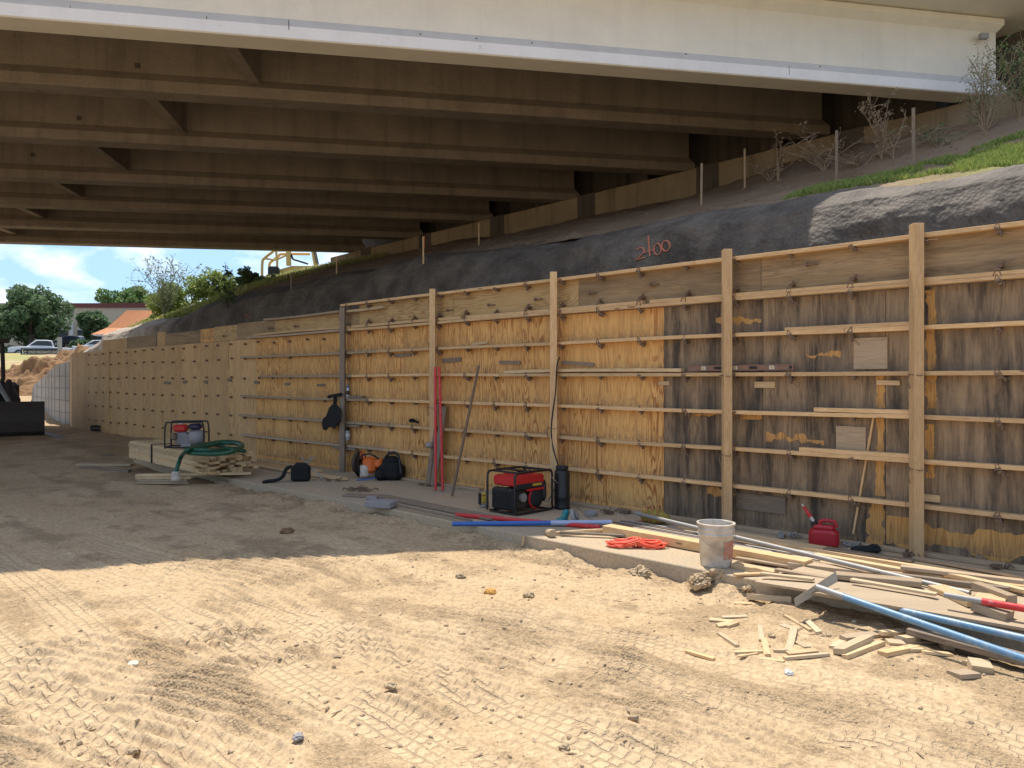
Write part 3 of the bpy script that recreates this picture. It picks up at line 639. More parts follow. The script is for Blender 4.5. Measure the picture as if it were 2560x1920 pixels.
for i in range(0,n-1,2):      # form lines left in the concrete
    p=cp[i];q=Vector((p.x,p.y,0));m2=MB();m2.box((p.x-.004,p.y-.006,p.z/2),(.012,.012,max(.2,p.z-.06)));o=m2.build('form_joint',M_steel,cw)
for j in range(1,5):
    pts=[Vector((p.x-.012,p.y-.012,min(p.z-.1,.42*j+.05))) for p in cp if p.z>.42*j+.1]
    if len(pts)>2: MB().tube(pts,.012,4).build('form_joint',M_foam,cw)
# upper strip of plywood
def strip(t0,t1,z0,z1,m,y=-.002,lab=None):
    mb=MB();mb.box(((t0-t1)/2,.012,(z1-z0)/2),(t0-t1-.006,.018,z1-z0));o=mb.build('plywood_strip',m);wobj(o,t0,y,z0)
    if lab:o['label']=lab
strip(2.35,-2.5,2.455,2.90,M_plyOh);strip(4.83,2.35,2.455,2.90,M_plyOh);strip(7.26,4.83,2.455,2.89,M_plyNh);strip(9.7,7.26,2.455,2.89,M_plyNh)
strip(10.3,9.7,2.455,2.8,M_plyOh);strip(12.6,10.3,2.455,2.79,M_plyNh);strip(14.2,12.6,2.455,2.8,M_plyOh);strip(15.3,14.2,2.455,2.78,M_plyNh);strip(16.,15.3,2.455,2.76,M_plyN)
strip(18.,16,2.455,2.74,M_plyOh);strip(18.5,18,2.455,2.8,M_plyF);strip(20.6,18.6,2.455,2.75,M_plyOh)
strip(22.5,20.6,2.455,2.74,M_plyF)
# walers
def waler(t0,t1,z,z1=None,m=None,off=-.047,hh=.040):
    z1=z if z1 is None else z1;m=m or M_pine
    a=T(t0,off,z)-FB;b=T(t1,off,z1)-FB;o=board('waler',a,b,.089,hh,m,0,form,bevel=.002,bow=random.uniform(-.014,.014));return o
rows=[.455,.86,1.265,1.67,2.075]
W_=[]
WM={}
xl={0:610,1:605,2:610,3:655,4:610}
def tu(u): return to(onw(u,900))[0]
for i,z in enumerate(rows):
    tl=tu(xl[i]);cuts={0:[8.9,5.45,.9,-2.5],1:[8.6,5.3,2.7,-2.5],2:[9.3,5.3,.85,-2.5],3:[9.8,6.2,-2.5],4:[9.1,5.2,1.45,-2.5]}[i]
    a=tl
    for k,c in enumerate(cuts):
        m=M_grey if (k==0 and i<5) else (M_pine if k>0 else M_pine2)
        w=waler(a,c,z+(.0 if k<2 else .0),m=m if k>0 else M_dusty);W_.append((w,a,c,z));a=c-.004
waler(2.05,.86,2.075+.041);waler(-.2,-2.5,2.075+.0415)if False else None
waler(6.1,3.27,1.67+.041,m=M_pine2);waler(1.9,.84,.86+.041);waler(1.75,.84,1.265+.041);waler(10.6,9.6,rows[1]-.05,m=M_grey);waler(10.4,9.7,rows[0]-.05,m=M_grey);waler(10.3,9.5,rows[2]-.0 +.042,m=M_grey)
# double waler and top rail
top=[]
for (a,b) in ((13.6,10.1),(10.1,7.2),(7.19,4.0),(3.99,-2.5)):
    m=M_dusty if a>13 else M_pine
    w=waler(a,b,2.475,m=m);waler(a-.3,b-.2 if b>-2 else b,2.475+.0425,m=M_pine);top.append((w,a,b,2.475))
w=waler(12.9,10.2,2.81,m=M_dusty);waler(10.1,8.9,2.80,m=M_pine2)
for (a,b) in ((10.15,7.0),(6.99,3.1),(3.09,.86),(.855,-2.5)):
    w=waler(a,b,2.91,m=M_pine);top.append((w,a,b,2.91))
# clamps: V shaped bracket plate, wedge and bent wire handle
def clamp_mesh(seed,up):
    rr=random.Random(seed);mb=MB();s=1 if up else -1
    mb.box((-.018,-.05,0),(.007,.012,.09),Matrix.Rotation(.35,3,'Y'));mb.box((.018,-.05,0),(.007,.012,.09),Matrix.Rotation(-.35,3,'Y'))
    mb.box((0,-.052,s*.02),(.055,.014,.022));mb.box((.012,.0,s*.055),(.045,.085,.03),Matrix.Rotation(.3*rr.uniform(-1,1),3,'Y'));mb.box((.035,-.02,s*.075),(.016,.04,.05),Matrix.Rotation(rr.uniform(-.5,.5),3,'Y'))
    a=rr.uniform(-.5,.7);pts=[(.02,-.05,s*.06),(.05,-.065,s*.075),(.09,-.075,s*(.075+.03*a)),(.14,-.08,s*(.085+.07*a))];mb.tube(pts,.0042,5)
    o=mb.build('clamp',M_rust);return o.data,o
cms=[]
for k in range(16):
    me,o=clamp_mesh(k,k%2==0);cms.append(me);bpy.data.objects.remove(o)
cl_t=[.17+.612*k for k in range(-3,17)]
def put_clamp(wl_,t,z,up,i):
    me=cms[(i*5%8)*2+(0 if up else 1)];o=bpy.data.objects.new('clamp',me);COL.objects.link(o);o.parent=wl_
    M=Matrix.Translation(T(t,-.045,z)-FB)@MW.to_4x4()@Matrix.Rotation(random.uniform(-.35,.35),4,'Y')@Matrix.Scale(random.uniform(.7,1.0),4);o.matrix_local=LASTM[wl_.name].inverted()@M
i=0
for (w,a,b,z) in W_+top:
    for t in cl_t:
        if b<t<=a and t<10.3 and t>-.8:
            i+=1
            if z==2.475: put_clamp(w,t,z+.05,True,i);put_clamp(w,t,z-.01,False,i)
            else: put_clamp(w,t,z,False,i)
# tie nubs of the bare far panels
nub=MB().box((0,-.03,0),(.022,.06,.026)).box((0,-.04,.0),(.04,.012,.05)).build('form_tie',M_rust);nm=nub.data;bpy.data.objects.remove(nub)
ties=[];rest=[]
for t in np.arange(10.75,24.,.612):
    for j,z in enumerate([.46,.87,1.28,1.69,2.09,2.40]):
        ties.append((float(t),z-.04))
for k,(t,z) in enumerate(ties):
    t+=random.uniform(-.035,.035);z+=random.uniform(-.02,.02)
    if k<100: o=bpy.data.objects.new('form_tie',nm);COL.objects.link(o);wobj(o,t,0,z,random.uniform(-.2,.2))
    else: rest.append((t,z))
mb=MB()
for t,z in rest: p=T(t,-.03,z)-FB;mb.box(p,(.06,.03,.03),MW);mb.box(p,(.03,.012,.06),MW)
o=mb.build('form_tie',M_rust,form);o['kind']='stuff'
# bolts on the upper strip
for (u,v) in ((1123,775),(1226,762),(1344,748),(1480,732),(1634,710),(2028,660),(675,820),(740,815),(560,840)):
    p=onw(u,v,-.05);o=MB().tube([(-.05,-.02,0),(.0,-.02,0),(.05,.03,.0)],.011,6).box((-.05,-.02,0),(.02,.04,.04)).build('bolt',M_rust);t_=to(p)[0];wobj(o,t_,-.02,p.z)
# cleats nailed across seams
for (u0,v0,u1,v1,m) in ((2135,843,2219,924,M_dusty),(1842,1236,1964,1279,M_grey),(2091,1065,2165,1125,M_dusty),(1887,954,1938,970,M_pine2),(2192,950,2250,962,M_pine2),(2303,1236,2350,1254,M_pine2),
  (1106,896,1153,907,M_grey),(1249,901,1301,910,M_grey),(1404,901,1485,910,M_grey),(1647,954,1674,964,M_pine2),(1180,858,1219,864,M_pine2),(987,885,1028,893,M_grey),(793,960,812,966,M_grey),
  (410,953,426,960,M_grey),(458,952,467,959,M_grey),(510,951,518,958,M_grey),(569,946,579,954,M_grey),(636,952,648,960,M_grey),(712,957,724,964,M_grey),(1070,857,1074,861,M_grey)):
    a=onw(u0,(v0+v1)/2,-.012);b=onw(u1,(v0+v1)/2,-.012);_,zt=tz((u0+u1)/2,v0);_,zb=tz((u0+u1)/2,v1);rot=.08*random.uniform(-1,1) if v1-v0<30 else 0
    Ln=(b-a).length;o=MB().box((Ln/2,-.008,0),(Ln,.018,abs(zt-zb)*.97)).build('cleat',m);t_,_=to(a);wobj(o,t_,-.004,(zt+zb)/2,rot)
# thin trim strip leaning on the weathered sheets
a=onw(2186,1030,-.012);b=onw(2133,1335,-.02);board('batten',a-FB,b-FB,.018,.02,M_pine,0,form)
# posts (strongbacks)
for (u,vt,m,zt) in ((856,668*1.1573,M_grey,2.86),(1081,728,M_pine,2.98),(1383,686,M_pine,3.0),(1817,630,M_pine,3.0),(2291,568,M_pine,3.01)):
    p=onw(u,900,-.145);t_=to(p)[0];mb=MB();mb.box((.0,-.005,0),(.04,.088,.0)) if False else None
    o=board('post',T(t_,-.142,.0)-FB,T(t_+.0,-.142,zt)-FB,.1,.088,m,0,form)
    # wire tie round the post
    tw=MB();z=1.65 if u>1700 else .9+.35*random.random()
    for zz in ((z,.8) if u>1500 else (z,)):
        c=T(t_,-.145,zz)-FB;pts=[c+(-dv)*x+bv*y+Vector((0,0,w_)) for x,y,w_ in ((-.055,.05,.01),(-.055,-.055,0),(.055,-.055,-.012),(.055,.05,.0))];tw.tube(pts,.004,5);tw.tube([c+(-dv)*(-.04)-bv*.06,c+(-dv)*(-.05)-bv*.07+Vector((0,0,-.05)),c+(-dv)*(-.035)-bv*.06+Vector((0,0,-.13))],.006,5)
    tw.build('tie_wire',M_rust,form)
# toe board at the foot of the forms
for (a,b) in ((9.5,6.6),(6.5,3.7),(3.6,.9),(.85,-2.5)): board('toe_board',T(a,-.05,.022)-FB,T(b,-.05,.022)-FB,.085,.038,M_dusty,0,form)
# form clamps and wire at foot of wall (loose hardware)
# ------------------------------------------------------------------ writing on shotcrete
from mathutils.bvhtree import BVHTree
_sw=bpy.data.objects['shotcrete_wall'].data
_bvh=BVHTree.FromPolygons([v.co[:] for v in _sw.vertices],[tuple(p.vertices) for p in _sw.polygons])
def shot(u,v):
    q=_bvh.ray_cast(Vector((0,0,CZ)),Vector(((u-CX)/F,1,(HV-v)/F)).normalized())
    if q[0] is None: return hit(u,v),Vector((0,-1,0))
    n=q[1];n=n if n.y<0 else -n
    return q[0],n
def stroke(name,pxs,w,label,cat):
    mb=MB();root=shot(*pxs[0][0])[0]
    for ln in pxs:
        pts=[]
        for a,b in zip(ln[:-1],ln[1:]):
            for k_ in range(3): pts.append((a[0]+(b[0]-a[0])*k_/3,a[1]+(b[1]-a[1])*k_/3))
        pts.append(ln[-1]);P_=[shot(*p) for p in pts];vs=[]
        for i in range(len(P_)):
            d=(P_[min(i+1,len(P_)-1)][0]-P_[max(i-1,0)][0]);n=Vector((-.5,-.6,.6)).normalized();sd_=d.cross(n)
            if sd_.length<1e-6: sd_=Vector((1,0,0))
            sd_.normalize();c_=P_[i][0]+n*.022-root;ww=w*.0052*(1+.35*math.sin(i*2.1))
            vs+=[c_-sd_*ww,c_+sd_*ww]
        mb.add(vs,[(2*i,2*i+1,2*i+3,2*i+2) for i in range(len(P_)-1)],False)
    o=mb.build(name,M_sprayo,loc=root,fix=False);tag(o,label,cat);return o
def arc(cx,cy,rx,ry,a0,a1,n=14): return [(cx+rx*math.cos(R(a0+(a1-a0)*i/n)),cy+ry*math.sin(R(a0+(a1-a0)*i/n))) for i in range(n+1)]
def seg(a,b,n=6): return [(a[0]+(b[0]-a[0])*i/n,a[1]+(b[1]-a[1])*i/n) for i in range(n+1)]
k=1.1573
stroke('painted_number',[arc(1603,629,9,8,190,380)+seg((1611,633),(1592,651))+seg((1592,651),(1616,645)),
 seg((1622,592),(1626,643),8),seg((1611,634),(1640,625)),arc(1645,625,9,14,0,360,18),arc(1666,617,10,13,0,360,18)],2.3,'orange spray-painted number 2+00 on the grey shotcrete','number')
stroke('painted_mark',[seg((612,800),(624,782),4),seg((618,800),(628,788),4),seg((610,786),(628,796),4)],1.6,'small orange paint scribble on the dark shotcrete at its far end','paint mark')
# ------------------------------------------------------------------ survey stakes on the slope
for (u,vb,vt,m,lab,w) in ((2284,418,270,M_grey,'tallest grey survey stake on the bright grass of the slope',.05),(2091,458,326,M_grey,'grey survey stake standing at the lower end of the green grass',.045),
  (1862,470,372,M_dusty,'brown survey stake on bare soil by the dry twigs',.04),(1753,517,408,M_dusty,'thin brown survey stake on bare soil below the stained abutment',.04),
  (1197,616,558,M_pine2,'pale survey stake in shade against the abutment cap',.035),(1059,668,592,M_pine2,'survey stake with orange top in the shade under the girder ends',.04),
  (842,693,641,M_pine2,'pale survey stake beside the far end of the abutment',.035),(728,736,680,M_dusty,'thin dark survey stake beside the green vine mound',.035)):
    p=hit(u,vb);h=(vb-vt)/F*p.y+.12;r_=thing('survey_stake',lab,'stake',tuple(p-Vector((0,0,.12))),A,'survey stakes on the embankment')
    o=board('stick',(0,0,0),(random.uniform(-.02,.02),0,h),w,.014,m,0,r_,.001)
    if u==1059: board('painted_top',(0,0,h-.25),(0,0,h+.004),w+.006,.02,M_orange,0,r_,0)
# ------------------------------------------------------------------ THINGS ON THE SLAB AND DIRT
Zv=Vector((0,0,1))
def strand(p,q,n=12,wob=.02,seed=0,z0=None):
    r=random.Random(seed);p=Vector(p);q=Vector(q);return [p.lerp(q,i/n)+Vector((r.uniform(-wob,wob),r.uniform(-wob,wob),r.uniform(0,wob))) for i in range(n+1)]
def smooth(pts,n=6):
    pts=[Vector(p) for p in pts];out=[];P_=[pts[0]]+pts+[pts[-1]]
    for i in range(1,len(P_)-2):
        for k in range(n):
            f=k/n;a,b,c,d=P_[i-1],P_[i],P_[i+1],P_[i+2];out.append(.5*((2*b)+(c-a)*f+(2*a-5*b+4*c-d)*f*f+(3*b-a-3*c+d)*f**3))
    out.append(pts[-1]);return out
# --- lumber bundle
Lb=Vector((-4.87,12.2,0));bd=thing('lumber_bundle','strapped bundle of pale two-by-four boards under the pump and green hose','lumber bundle',(-4.87,12.2,.06),0)
rr=random.Random(3)
BM=Matrix((dv,bv,Zv)).transposed().to_4x4()
nb=0
for lay in range(8):
    for c in range(10):
        if lay==7 and c in (4,): continue
        sh=rr.uniform(-.02,.2) if rr.random()<.75 else rr.uniform(.15,.4);z=.03+lay*.0395+.02;LL=3.25+rr.uniform(-.03,.05)
        a=dv*sh+bv*(.045+c*.0905)+Zv*z;b=a+dv*(LL-sh)+Zv*.05
        if nb<100: board('board',a,b,.088,.038,M_pine2 if rr.random()<.75 else M_pine,0,bd,.0015)
        nb+=1
st=MB()
for f in (2.15,):
    for (w_) in (0,):
        L4=[dv*f-bv*.012+Zv*.06,dv*f-bv*.012+Zv*.39,dv*f+bv*.94+Zv*.395,dv*f+bv*.94+Zv*.06]
        for i in range(3):
            a,b=L4[i],L4[i+1];mid=(a+b)/2;d=(b-a);
            if i==1: st.box(mid,(.05,d.length,.006),BM.to_3x3())
            else: st.box(mid,(.05,.006,d.length),BM.to_3x3())
st.build('strap',M_cloth,bd)
# boards used as blocking
def lone(p0,p1,w,h,m,lab,cat='board',grp=None,roll=0,name='board'):
    o=board(name,p0,p1,w,h,m,roll);tag(o,lab,cat,grp);return o
a=GG(326,1200);b=GG(470,1203)
for i,(du,zz,l) in enumerate(((0,.03,.85),(.03,.07,.8),(0,.11,.88))):
    p=Vector((-6.0,12.3,gz((-6,12.3))+zz));lone(p+Vector((du,0,0)),p+Vector((du+l,-.02,0)),.09,.038,M_pine2 if i==2 else M_dusty,('lowest','middle','top')[i]+' short board in the little blocking stack under the front of the lumber bundle','board','blocking boards under the lumber')
p=Vector((-6.0,12.28,gz((-6,12.3))+.15));lone(p,p+Vector((1.75,.25,.0)),.089,.038,M_pine2,'long pale board laid across the blocking stack under the bundle')
p=GG(195,1163,.02);q=GG(330,1166,.03);lone(p,q,.2,.04,M_dusty,'flat dusty board on the dirt left of the lumber bundle')
p=GG(200,1173,.02);q=GG(325,1180,.02);lone(p,q,.12,.05,M_grey,'grey timber on the dirt just in front of the flat dusty board')
p=GG(118,1085,.03);q=GG(268,1143,.03);lone(p,q,.28,.03,M_grey,'long weathered plank lying on dark ground toward the bulldozer')
for i,(u0,v0,u1,v1,w,z,m,lab) in enumerate(((640,1163,862,1198,.14,.03,M_pine2,'pale board on the slab beside the black tool bag, lowest of three'),(640,1155,800,1178,.10,.07,M_pine,'pale board stacked on another beside the black tool bag'),(645,1150,745,1165,.09,.11,M_pine2,'short pale board on top of the boards behind the black tool bag'))):
    lone(G(u0,v0,z),G(u1,v1,z),w,.038,m,lab)
lone(GG(538,1210,.03),GG(650,1203,.05),.10,.02,M_dusty,'splintered thin board on the mound right of the lumber bundle')
lone(GG(575,1200,.04),GG(640,1195,.06),.08,.02,M_pine2,'short pale offcut on the mound just right of the bundle ends')
# --- pump
Pz=.06+.03+8*.0395+.03
pc=onw(468,1100,0);pc=Vector((-6.05,13.55,Pz+.03))
pc=Vector(((468-CX)/F*13.15,13.15,Pz+.01))
pump=thing('water_pump','small engine pump with red tank in a black frame on the lumber bundle','pump',tuple(pc),R(10))
mb=MB();w_,d_,h_=.31,.2,.44
for y in (-d_,d_):
    mb.tube(smooth([(-w_,y,.0),(-w_,y,.3),(-w_+.02,y,h_-.02),(-w_+.06,y,h_),(w_-.06,y,h_),(w_-.02,y,h_-.02),(w_,y,.3),(w_,y,.0)],4),.014,7)
    mb.tube([(-w_,y,.02),(w_,y,.02)],.014,6)
for x in (-w_,w_): mb.tube([(x,-d_,.02),(x,d_,.02)],.014,6)
mb.build('frame',M_black,pump)
mb=MB();mb.lathe([(.03,-.1),(.12,-.09),(.13,0),(.12,.06),(.05,.08)],(-.08,0,.16),16,Matrix.Rotation(R(90),3,'X'))
for k in range(5): mb.box((.0,-.0,.1+.03*k),(.2,.2,.012))
mb.box((0,.0,.12),(.16,.18,.2));mb.build('engine_block',M_foam,pump)
mb=MB().lathe([(.05,-.13),(.13,-.11),(.14,0),(.12,.1),(.06,.12)],(.16,0,.17),16,Matrix.Rotation(R(90),3,'Y'));mb.tube([(.16,0,.28),(.16,-.0,.38)],.045,10);mb.build('pump_housing',M_foam,pump)
MB().rbox((-.1,0,.335),(.22,.24,.12),.03).build('fuel_tank',M_red,pump);MB().lathe([(.03,0),(.03,.03)],(-.1,0,.4),12).build('fuel_cap',M_plastic,pump)
MB().rbox((.14,-.02,.36),(.2,.2,.10),.03).build('air_cleaner',paint('navy_plastic',(.012,.014,.05),.4),pump)
MB().rbox((-.2,-.1,.2),(.1,.1,.12),.02).build('muffler',M_rust,pump)
# --- green hose
hz=Pz+.06
def FPq(u,v,Y): return Vector(((u-CX)/F*Y,Y,CZ+(HV-v)/F*Y))
def HP(u,v,z): return G(u,v,z)
pts=[]
c0=G(525,1105,hz)
path=[(430+0,1173,.42),(443,1150,.50),(452,1130,.62),(475,1114,.6),(520,1110,.55),(560,1121,.53),(595,1122,.53),(606,1112,.54),(590,1104,.56),(545,1104,.58),(510,1113,.58),(480,1126,.55),(470,1132,.54),(510,1136,.53),(560,1134,.53),(590,1122,.56),(560,1117,.56),(500,1121,.56),(468,1127,.6)]
hose_pts=[FPq(440,1180,12.1),FPq(446,1160,12.15),FPq(454,1140,12.35)]+[G(u,v,z) for u,v,z in [(470,1124,.53),(500,1112,.50),(540,1113,.48),(580,1122,.48),(604,1118,.48),(603,1109,.50),(575,1104,.53),(540,1106,.54),(505,1113,.53),(478,1124,.50),(470,1131,.47),(490,1134,.47),(535,1135,.47),(578,1130,.50),(602,1118,.54),(590,1109,.56),(555,1108,.56),(515,1116,.54),(485,1124,.52),(530,1126,.5),(575,1124,.48),(612,1128,.46)]]
hr=thing('suction_hose','thick green hose coiled on the lumber bundle with its pale end hanging over','hose',tuple(hose_pts[0]))
sm_=smooth(hose_pts,8);rad=[.036+.004*(i%2) for i in range(len(sm_))]
MB().tube([p-hose_pts[0] for p in sm_],.033,12).build('hose',M_green,hr)
MB().lathe([(.045,-.12),(.075,-.115),(.075,-.05),(.06,-.04),(.06,.02),(.045,.03)],(0,0,-.02),20).build('end_fitting',M_pail,hr)
o=MB().tube([(0,0,0),(.2,.03,0),(.34,-.01,0)],.03,8).build('hose_piece',M_redp,loc=G(525,1124,.43)+Vector((-.1,0,0)));tag(o,'flat red hose end lying inside the green hose coil','hose')
# --- black tool bag
c=G(752,1203,0);bag=thing('tool_bag','black soft tool bag with a strap trailing left on the slab edge','bag',tuple(c),R(12))
mb=MB();mb.rbox((0,0,.13),(.30,.2,.26),.04);mb.box((0,-.01,.27),(.22,.14,.05),taper=.6);mb.build('pouch',M_cloth,bag)
mb=MB();mb.tube(smooth([(-.14,0,.24),(-.22,-.03,.2),(-.27,-.06,.09),(-.36,-.1,.04),(-.5,-.14,.03),(-.56,-.16,.01)],4),[.03]*20+[.025]*1,6);mb.build('strap',M_cloth,bag)
mb=MB()
for k in range(5): mb.tube(strand((.05+.02*k,0,.26),(.12*math.cos(k*1.3)+.1,.1*math.sin(k),.36),5,.02,k),.006,5)
mb.tube([(.16,.0,.2),(.24,-.04,.14),(.36,-.1,.02)],.013,6);mb.build('tools',M_steel,bag)
# --- black apron / harness hanging on the post
c=onw(838,985,-.25);o_=thing('tool_belt','black tool belt hanging from a waler left of the grey post','tool belt',tuple(c),-R(0))
c0=c
def hp(u,v,dy=0.): q=onw(u,v,-.22+dy);return q-c0
mb=MB()
for pts,r in (([(822,992),(840,988),(853,986)],.03),([(838,990),(838,1005),(836,1018)],.035)): mb.tube([hp(*p) for p in pts],r,7)
mb.build('buckle_strap',M_cloth,o_)
mb=MB()
def blob(pr):
    vs=[]
    n=len(pr)
    for dy in (-.05,.04):
        for (u,v) in pr: vs.append(hp(u,v,dy))
    mb.add(vs,[(i,(i+1)%n,n+(i+1)%n,n+i) for i in range(n)]+[tuple(range(n)),tuple(range(n,2*n))],False)
blob([(831,1010),(842,1010),(848,1018),(853,1022),(853,1054),(845,1058),(836,1073),(831,1072),(830,1066),(822,1068),(816,1077),(807,1074),(804,1060),(806,1048),(815,1040),(822,1020)])
o=mb.build('pouch',M_cloth,o_,bevel=.02)
# --- caulk tube, spray cans resting on walers
def can(u0,v0,u1,v1,mats,lab,cat,name,nozzle=True):
    p=onw((u0+u1)/2,v1,-.07);h=(v1-v0)/F*p.y;r=(u1-u0)/2/F*p.y;t_=thing(name,lab,cat,tuple(p))
    MB().lathe([(r,0),(r,h*.68),(r*.98,h*.7)],n=14).build('body',mats[0],t_);MB().lathe([(r*1.01,h*.25),(r*1.01,h*.5)],n=14,cap=False).build('label_band',mats[2],t_)
    MB().lathe([(r,h*.7),(r*.7,h*.78),(r*.3,h*.8),(r*.25,h)],n=12).build('cap',mats[1],t_);return t_
can(865,958,874,996,(M_plastic,M_blue,M_black),'blue topped white tube standing on a waler just right of the grey post','tube','caulk_tube')
can(862,1066,876,1100,(M_steel,M_black,M_plastic),'grey spray can standing on a lower waler right of the grey post','can','spray_can')
# --- cut-off saw
c=G(920,1196,0);saw=thing('cutoff_saw','orange and white cut-off saw with a big round blade guard leaning by the wall','saw',tuple(c),R(-20))
mb=MB();mb.rbox((.04,0,.22),(.24,.2,.26),.05);mb.rbox((.2,.02,.25),(.14,.16,.14),.03);mb.build('motor_housing',M_orange,saw)
mb=MB();mb.rbox((-.02,-.09,.13),(.16,.06,.2),.03);mb.build('side_cover',M_pail,saw)
mb=MB();mb.lathe([(.02,-.006),(.19,-.005),(.19,.005),(.02,.006)],(-.18,.03,.2),28,Matrix.Rotation(R(80),3,'Y'));mb.build('blade',M_black,saw)
mb=MB()
vs=[];n=12
for i in range(n+1):
    a=R(20+200*i/n)
    for r_,x in ((.2,-.025),(.2,.025),(.06,.025),(.06,-.025)): vs.append((-.18+x,.03+r_*math.cos(a),.24+r_*math.sin(a)))
mb.add(vs,[(i*4+k,(i+1)*4+k,(i+1)*4+(k+1)%4,i*4+(k+1)%4) for i in range(n) for k in range(4)]+[(0,1,2,3)]);mb.build('blade_guard',M_dozer,saw)
MB().tube([(-.14,.02,.32),(-.15,.02,.42),(-.10,.01,.44),(-.06,0,.3)],.018,7).build('orange_bracket',M_orange,saw)
MB().tube(smooth([(-.09,-.12,.1),(-.1,-.13,.3),(-.02,-.12,.39),(.12,-.08,.4),(.22,0,.3)],5),.014,8).build('handle',M_black,saw)
# --- dark backpack bag
c=G(978,1200,0);bp=thing('backpack','black backpack slumped against the wall beside the orange saw','backpack',tuple(c),R(-10))
bm_=MB();bm_.rbox((0,.02,.14),(.40,.3,.28),.07);bm_.rbox((-.02,.05,.30),(.26,.2,.16),.06);bm_.rbox((-.14,-.12,.1),(.18,.14,.18),.05);o=bm_.build('sack',M_cloth,bp)
MB().tube(smooth([(-.1,.0,.36),(.0,-.02,.44),(.1,0,.42),(.16,-.06,.3),(.2,-.12,.12)],5),.02,6).build('shoulder_strap',M_black,bp)
MB().tube([(-.5,-.2,.015),(-.36,-.17,.02),(-.2,-.1,.05)],.012,6).build('blue_bar',M_blue,bp)
# --- red poles, planks and pipe leaning
def lean(name,ub,vb,ut,vt,off,r,m,lab,cat,zb=0.02,box=None):
    a=G(ub,vb,zb);b=onw(ut,vt,off)
    if box: o=lone(a,b,box[0],box[1],m,lab,cat,None,box[2],name);return o
    o=rod(name,a,b,r,m);tag(o,lab,cat);return o
lean('red_pole',1089,1225,1088,918,-.22,.02,M_redp,'left one of two battered red poles leaning on the post','pole')
lean('red_pole',1107,1226,1098,918,-.2,.019,M_redp,'right one of two battered red poles leaning on the post, scuffed white at its top','pole')
lean('leaning_plank',1070,1212,1092,1010,-.10,0,M_grey,'grey plank leaning behind the left red pole','plank',box=(.12,.03,0))
lean('leaning_plank',1082,1214,1110,1016,-.07,0,M_grey,'grey plank leaning behind the right red pole','plank',box=(.10,.02,.5))
lean('steel_pipe',1130,1240,1197,914,-.2,.019,M_rust,'dark rusty pipe leaning on the walers right of the red poles','pipe')
tag(MB().lathe([(.03,-.05),(.045,-.04),(.045,.04),(.03,.05)],(0,0,0),12,Matrix.Rotation(R(90),3,'Y')).tube([(.05,0,0),(.12,-.02,-.02)],.012,6).build('coupling',M_steel,loc=onw(1073,1113,-.25)),'small steel coupling hung on the waler beside the red poles','coupling')
tag(MB().rbox((0,0,.03),(.1,.08,.06),.02).tube([(.04,0,.02),(.1,-.02,.0)],.02,6).build('glove',M_cloth,loc=onw(1030,1056,-.08)),'black glove lying on a waler between the grey post and the red poles','glove')
# --- hose and cable on the post above the sprayer
# --- sprayer
c=G(1405,1272,0);sp=thing('sprayer','tall black pump sprayer tank standing on the slab beside the generator','sprayer',tuple(c))
MB().lathe([(.09,0),(.1,.01),(.1,.03),(.097,.04),(.097,.13),(.1,.14),(.1,.16),(.097,.17),(.097,.44),(.09,.475),(.06,.49)],n=28).build('tank',M_black,sp)
MB().lathe([(.075,.49),(.08,.5),(.08,.53),(.03,.535)],n=20).build('collar',M_rub,sp)
mb=MB();mb.tube([(0,0,.53),(0,0,.6)],.006,6);mb.tube([(.034*math.cos(a*math.pi/6),0,.635+.034*math.sin(a*math.pi/6)) for a in range(12)],.005,6,closed=True);mb.tube([(-.034,0,.635),(.034,0,.635)],.005,5);mb.build('pump_handle',M_rust,sp)
hp_=[Vector(c)+Vector((-.03,-.02,.5))]+[onw(u,v,-.2) for u,v in ((1385,1130),(1378,1080),(1382,1030),(1389,980),(1391,930),(1394,905),(1399,893))]
MB().tube([p-c for p in smooth(hp_,6)],.009,7).build('sprayer_hose',M_rub,sp)
# --- generator
c=G(1287,1292,0);Mx=Matrix((bv,dv,Zv)).transposed()   # x along depth (long side), y along wall to the left
gen=thing('generator','red and black portable generator in a tubular frame on the slab','generator',M=Matrix.Translation(c)@Mx.to_4x4())
Lx,Ly,H=.66,.46,.50
mb=MB()
for y in (.0,Ly):
    mb.tube(smooth([(0,y,.03),(0,y,H-.08),(.02,y,H-.02),(.08,y,H),(Lx-.08,y,H),(Lx-.02,y,H-.02),(Lx,y,H-.08),(Lx,y,.08),(Lx-.03,y,.02),(.04,y,.02)],4),.014,8)
for x,z in ((.08,H),(Lx-.08,H),(.04,.02),(Lx-.05,.02),(.3,H)): mb.tube([(x,0,z),(x,Ly,z)],.013,8)
mb.build('frame',M_black,gen)
mb=MB();mb.rbox((.31,.23,.395),(.52,.38,.12),.018);mb.rbox((.3,.23,.455),(.3,.24,.03),.012);mb.build('fuel_tank',M_red,gen)
mb=MB();mb.lathe([(.035,.46),(.035,.485),(.02,.49)],(.33,.24,0),14);mb.build('fuel_cap',M_black,gen)
mb=MB();mb.rbox((.3,.06,.33),(.46,.06,.07),.012);mb.build('control_panel',M_rub,gen)
mb=MB();mb.box((.42,.0275,.338),(.16,.004,.03));mb.build('yellow_label',M_yel,gen)
mb=MB();mb.box((.40,.0475,.405),(.2,.006,.035));mb.build('name_plate',M_black,gen)
mb=MB();mb.rbox((.07,.24,.18),(.1,.36,.26),.02)
for k in range(8): mb.box((.012,.24,.08+.028*k),(.014,.3,.008))
mb.build('louvred_cover',M_rub,gen)
mb=MB();mb.rbox((.22,.22,.17),(.2,.26,.26),.03);mb.rbox((.42,.22,.14),(.2,.24,.2),.03);mb.build('engine_block',M_dozer,gen)
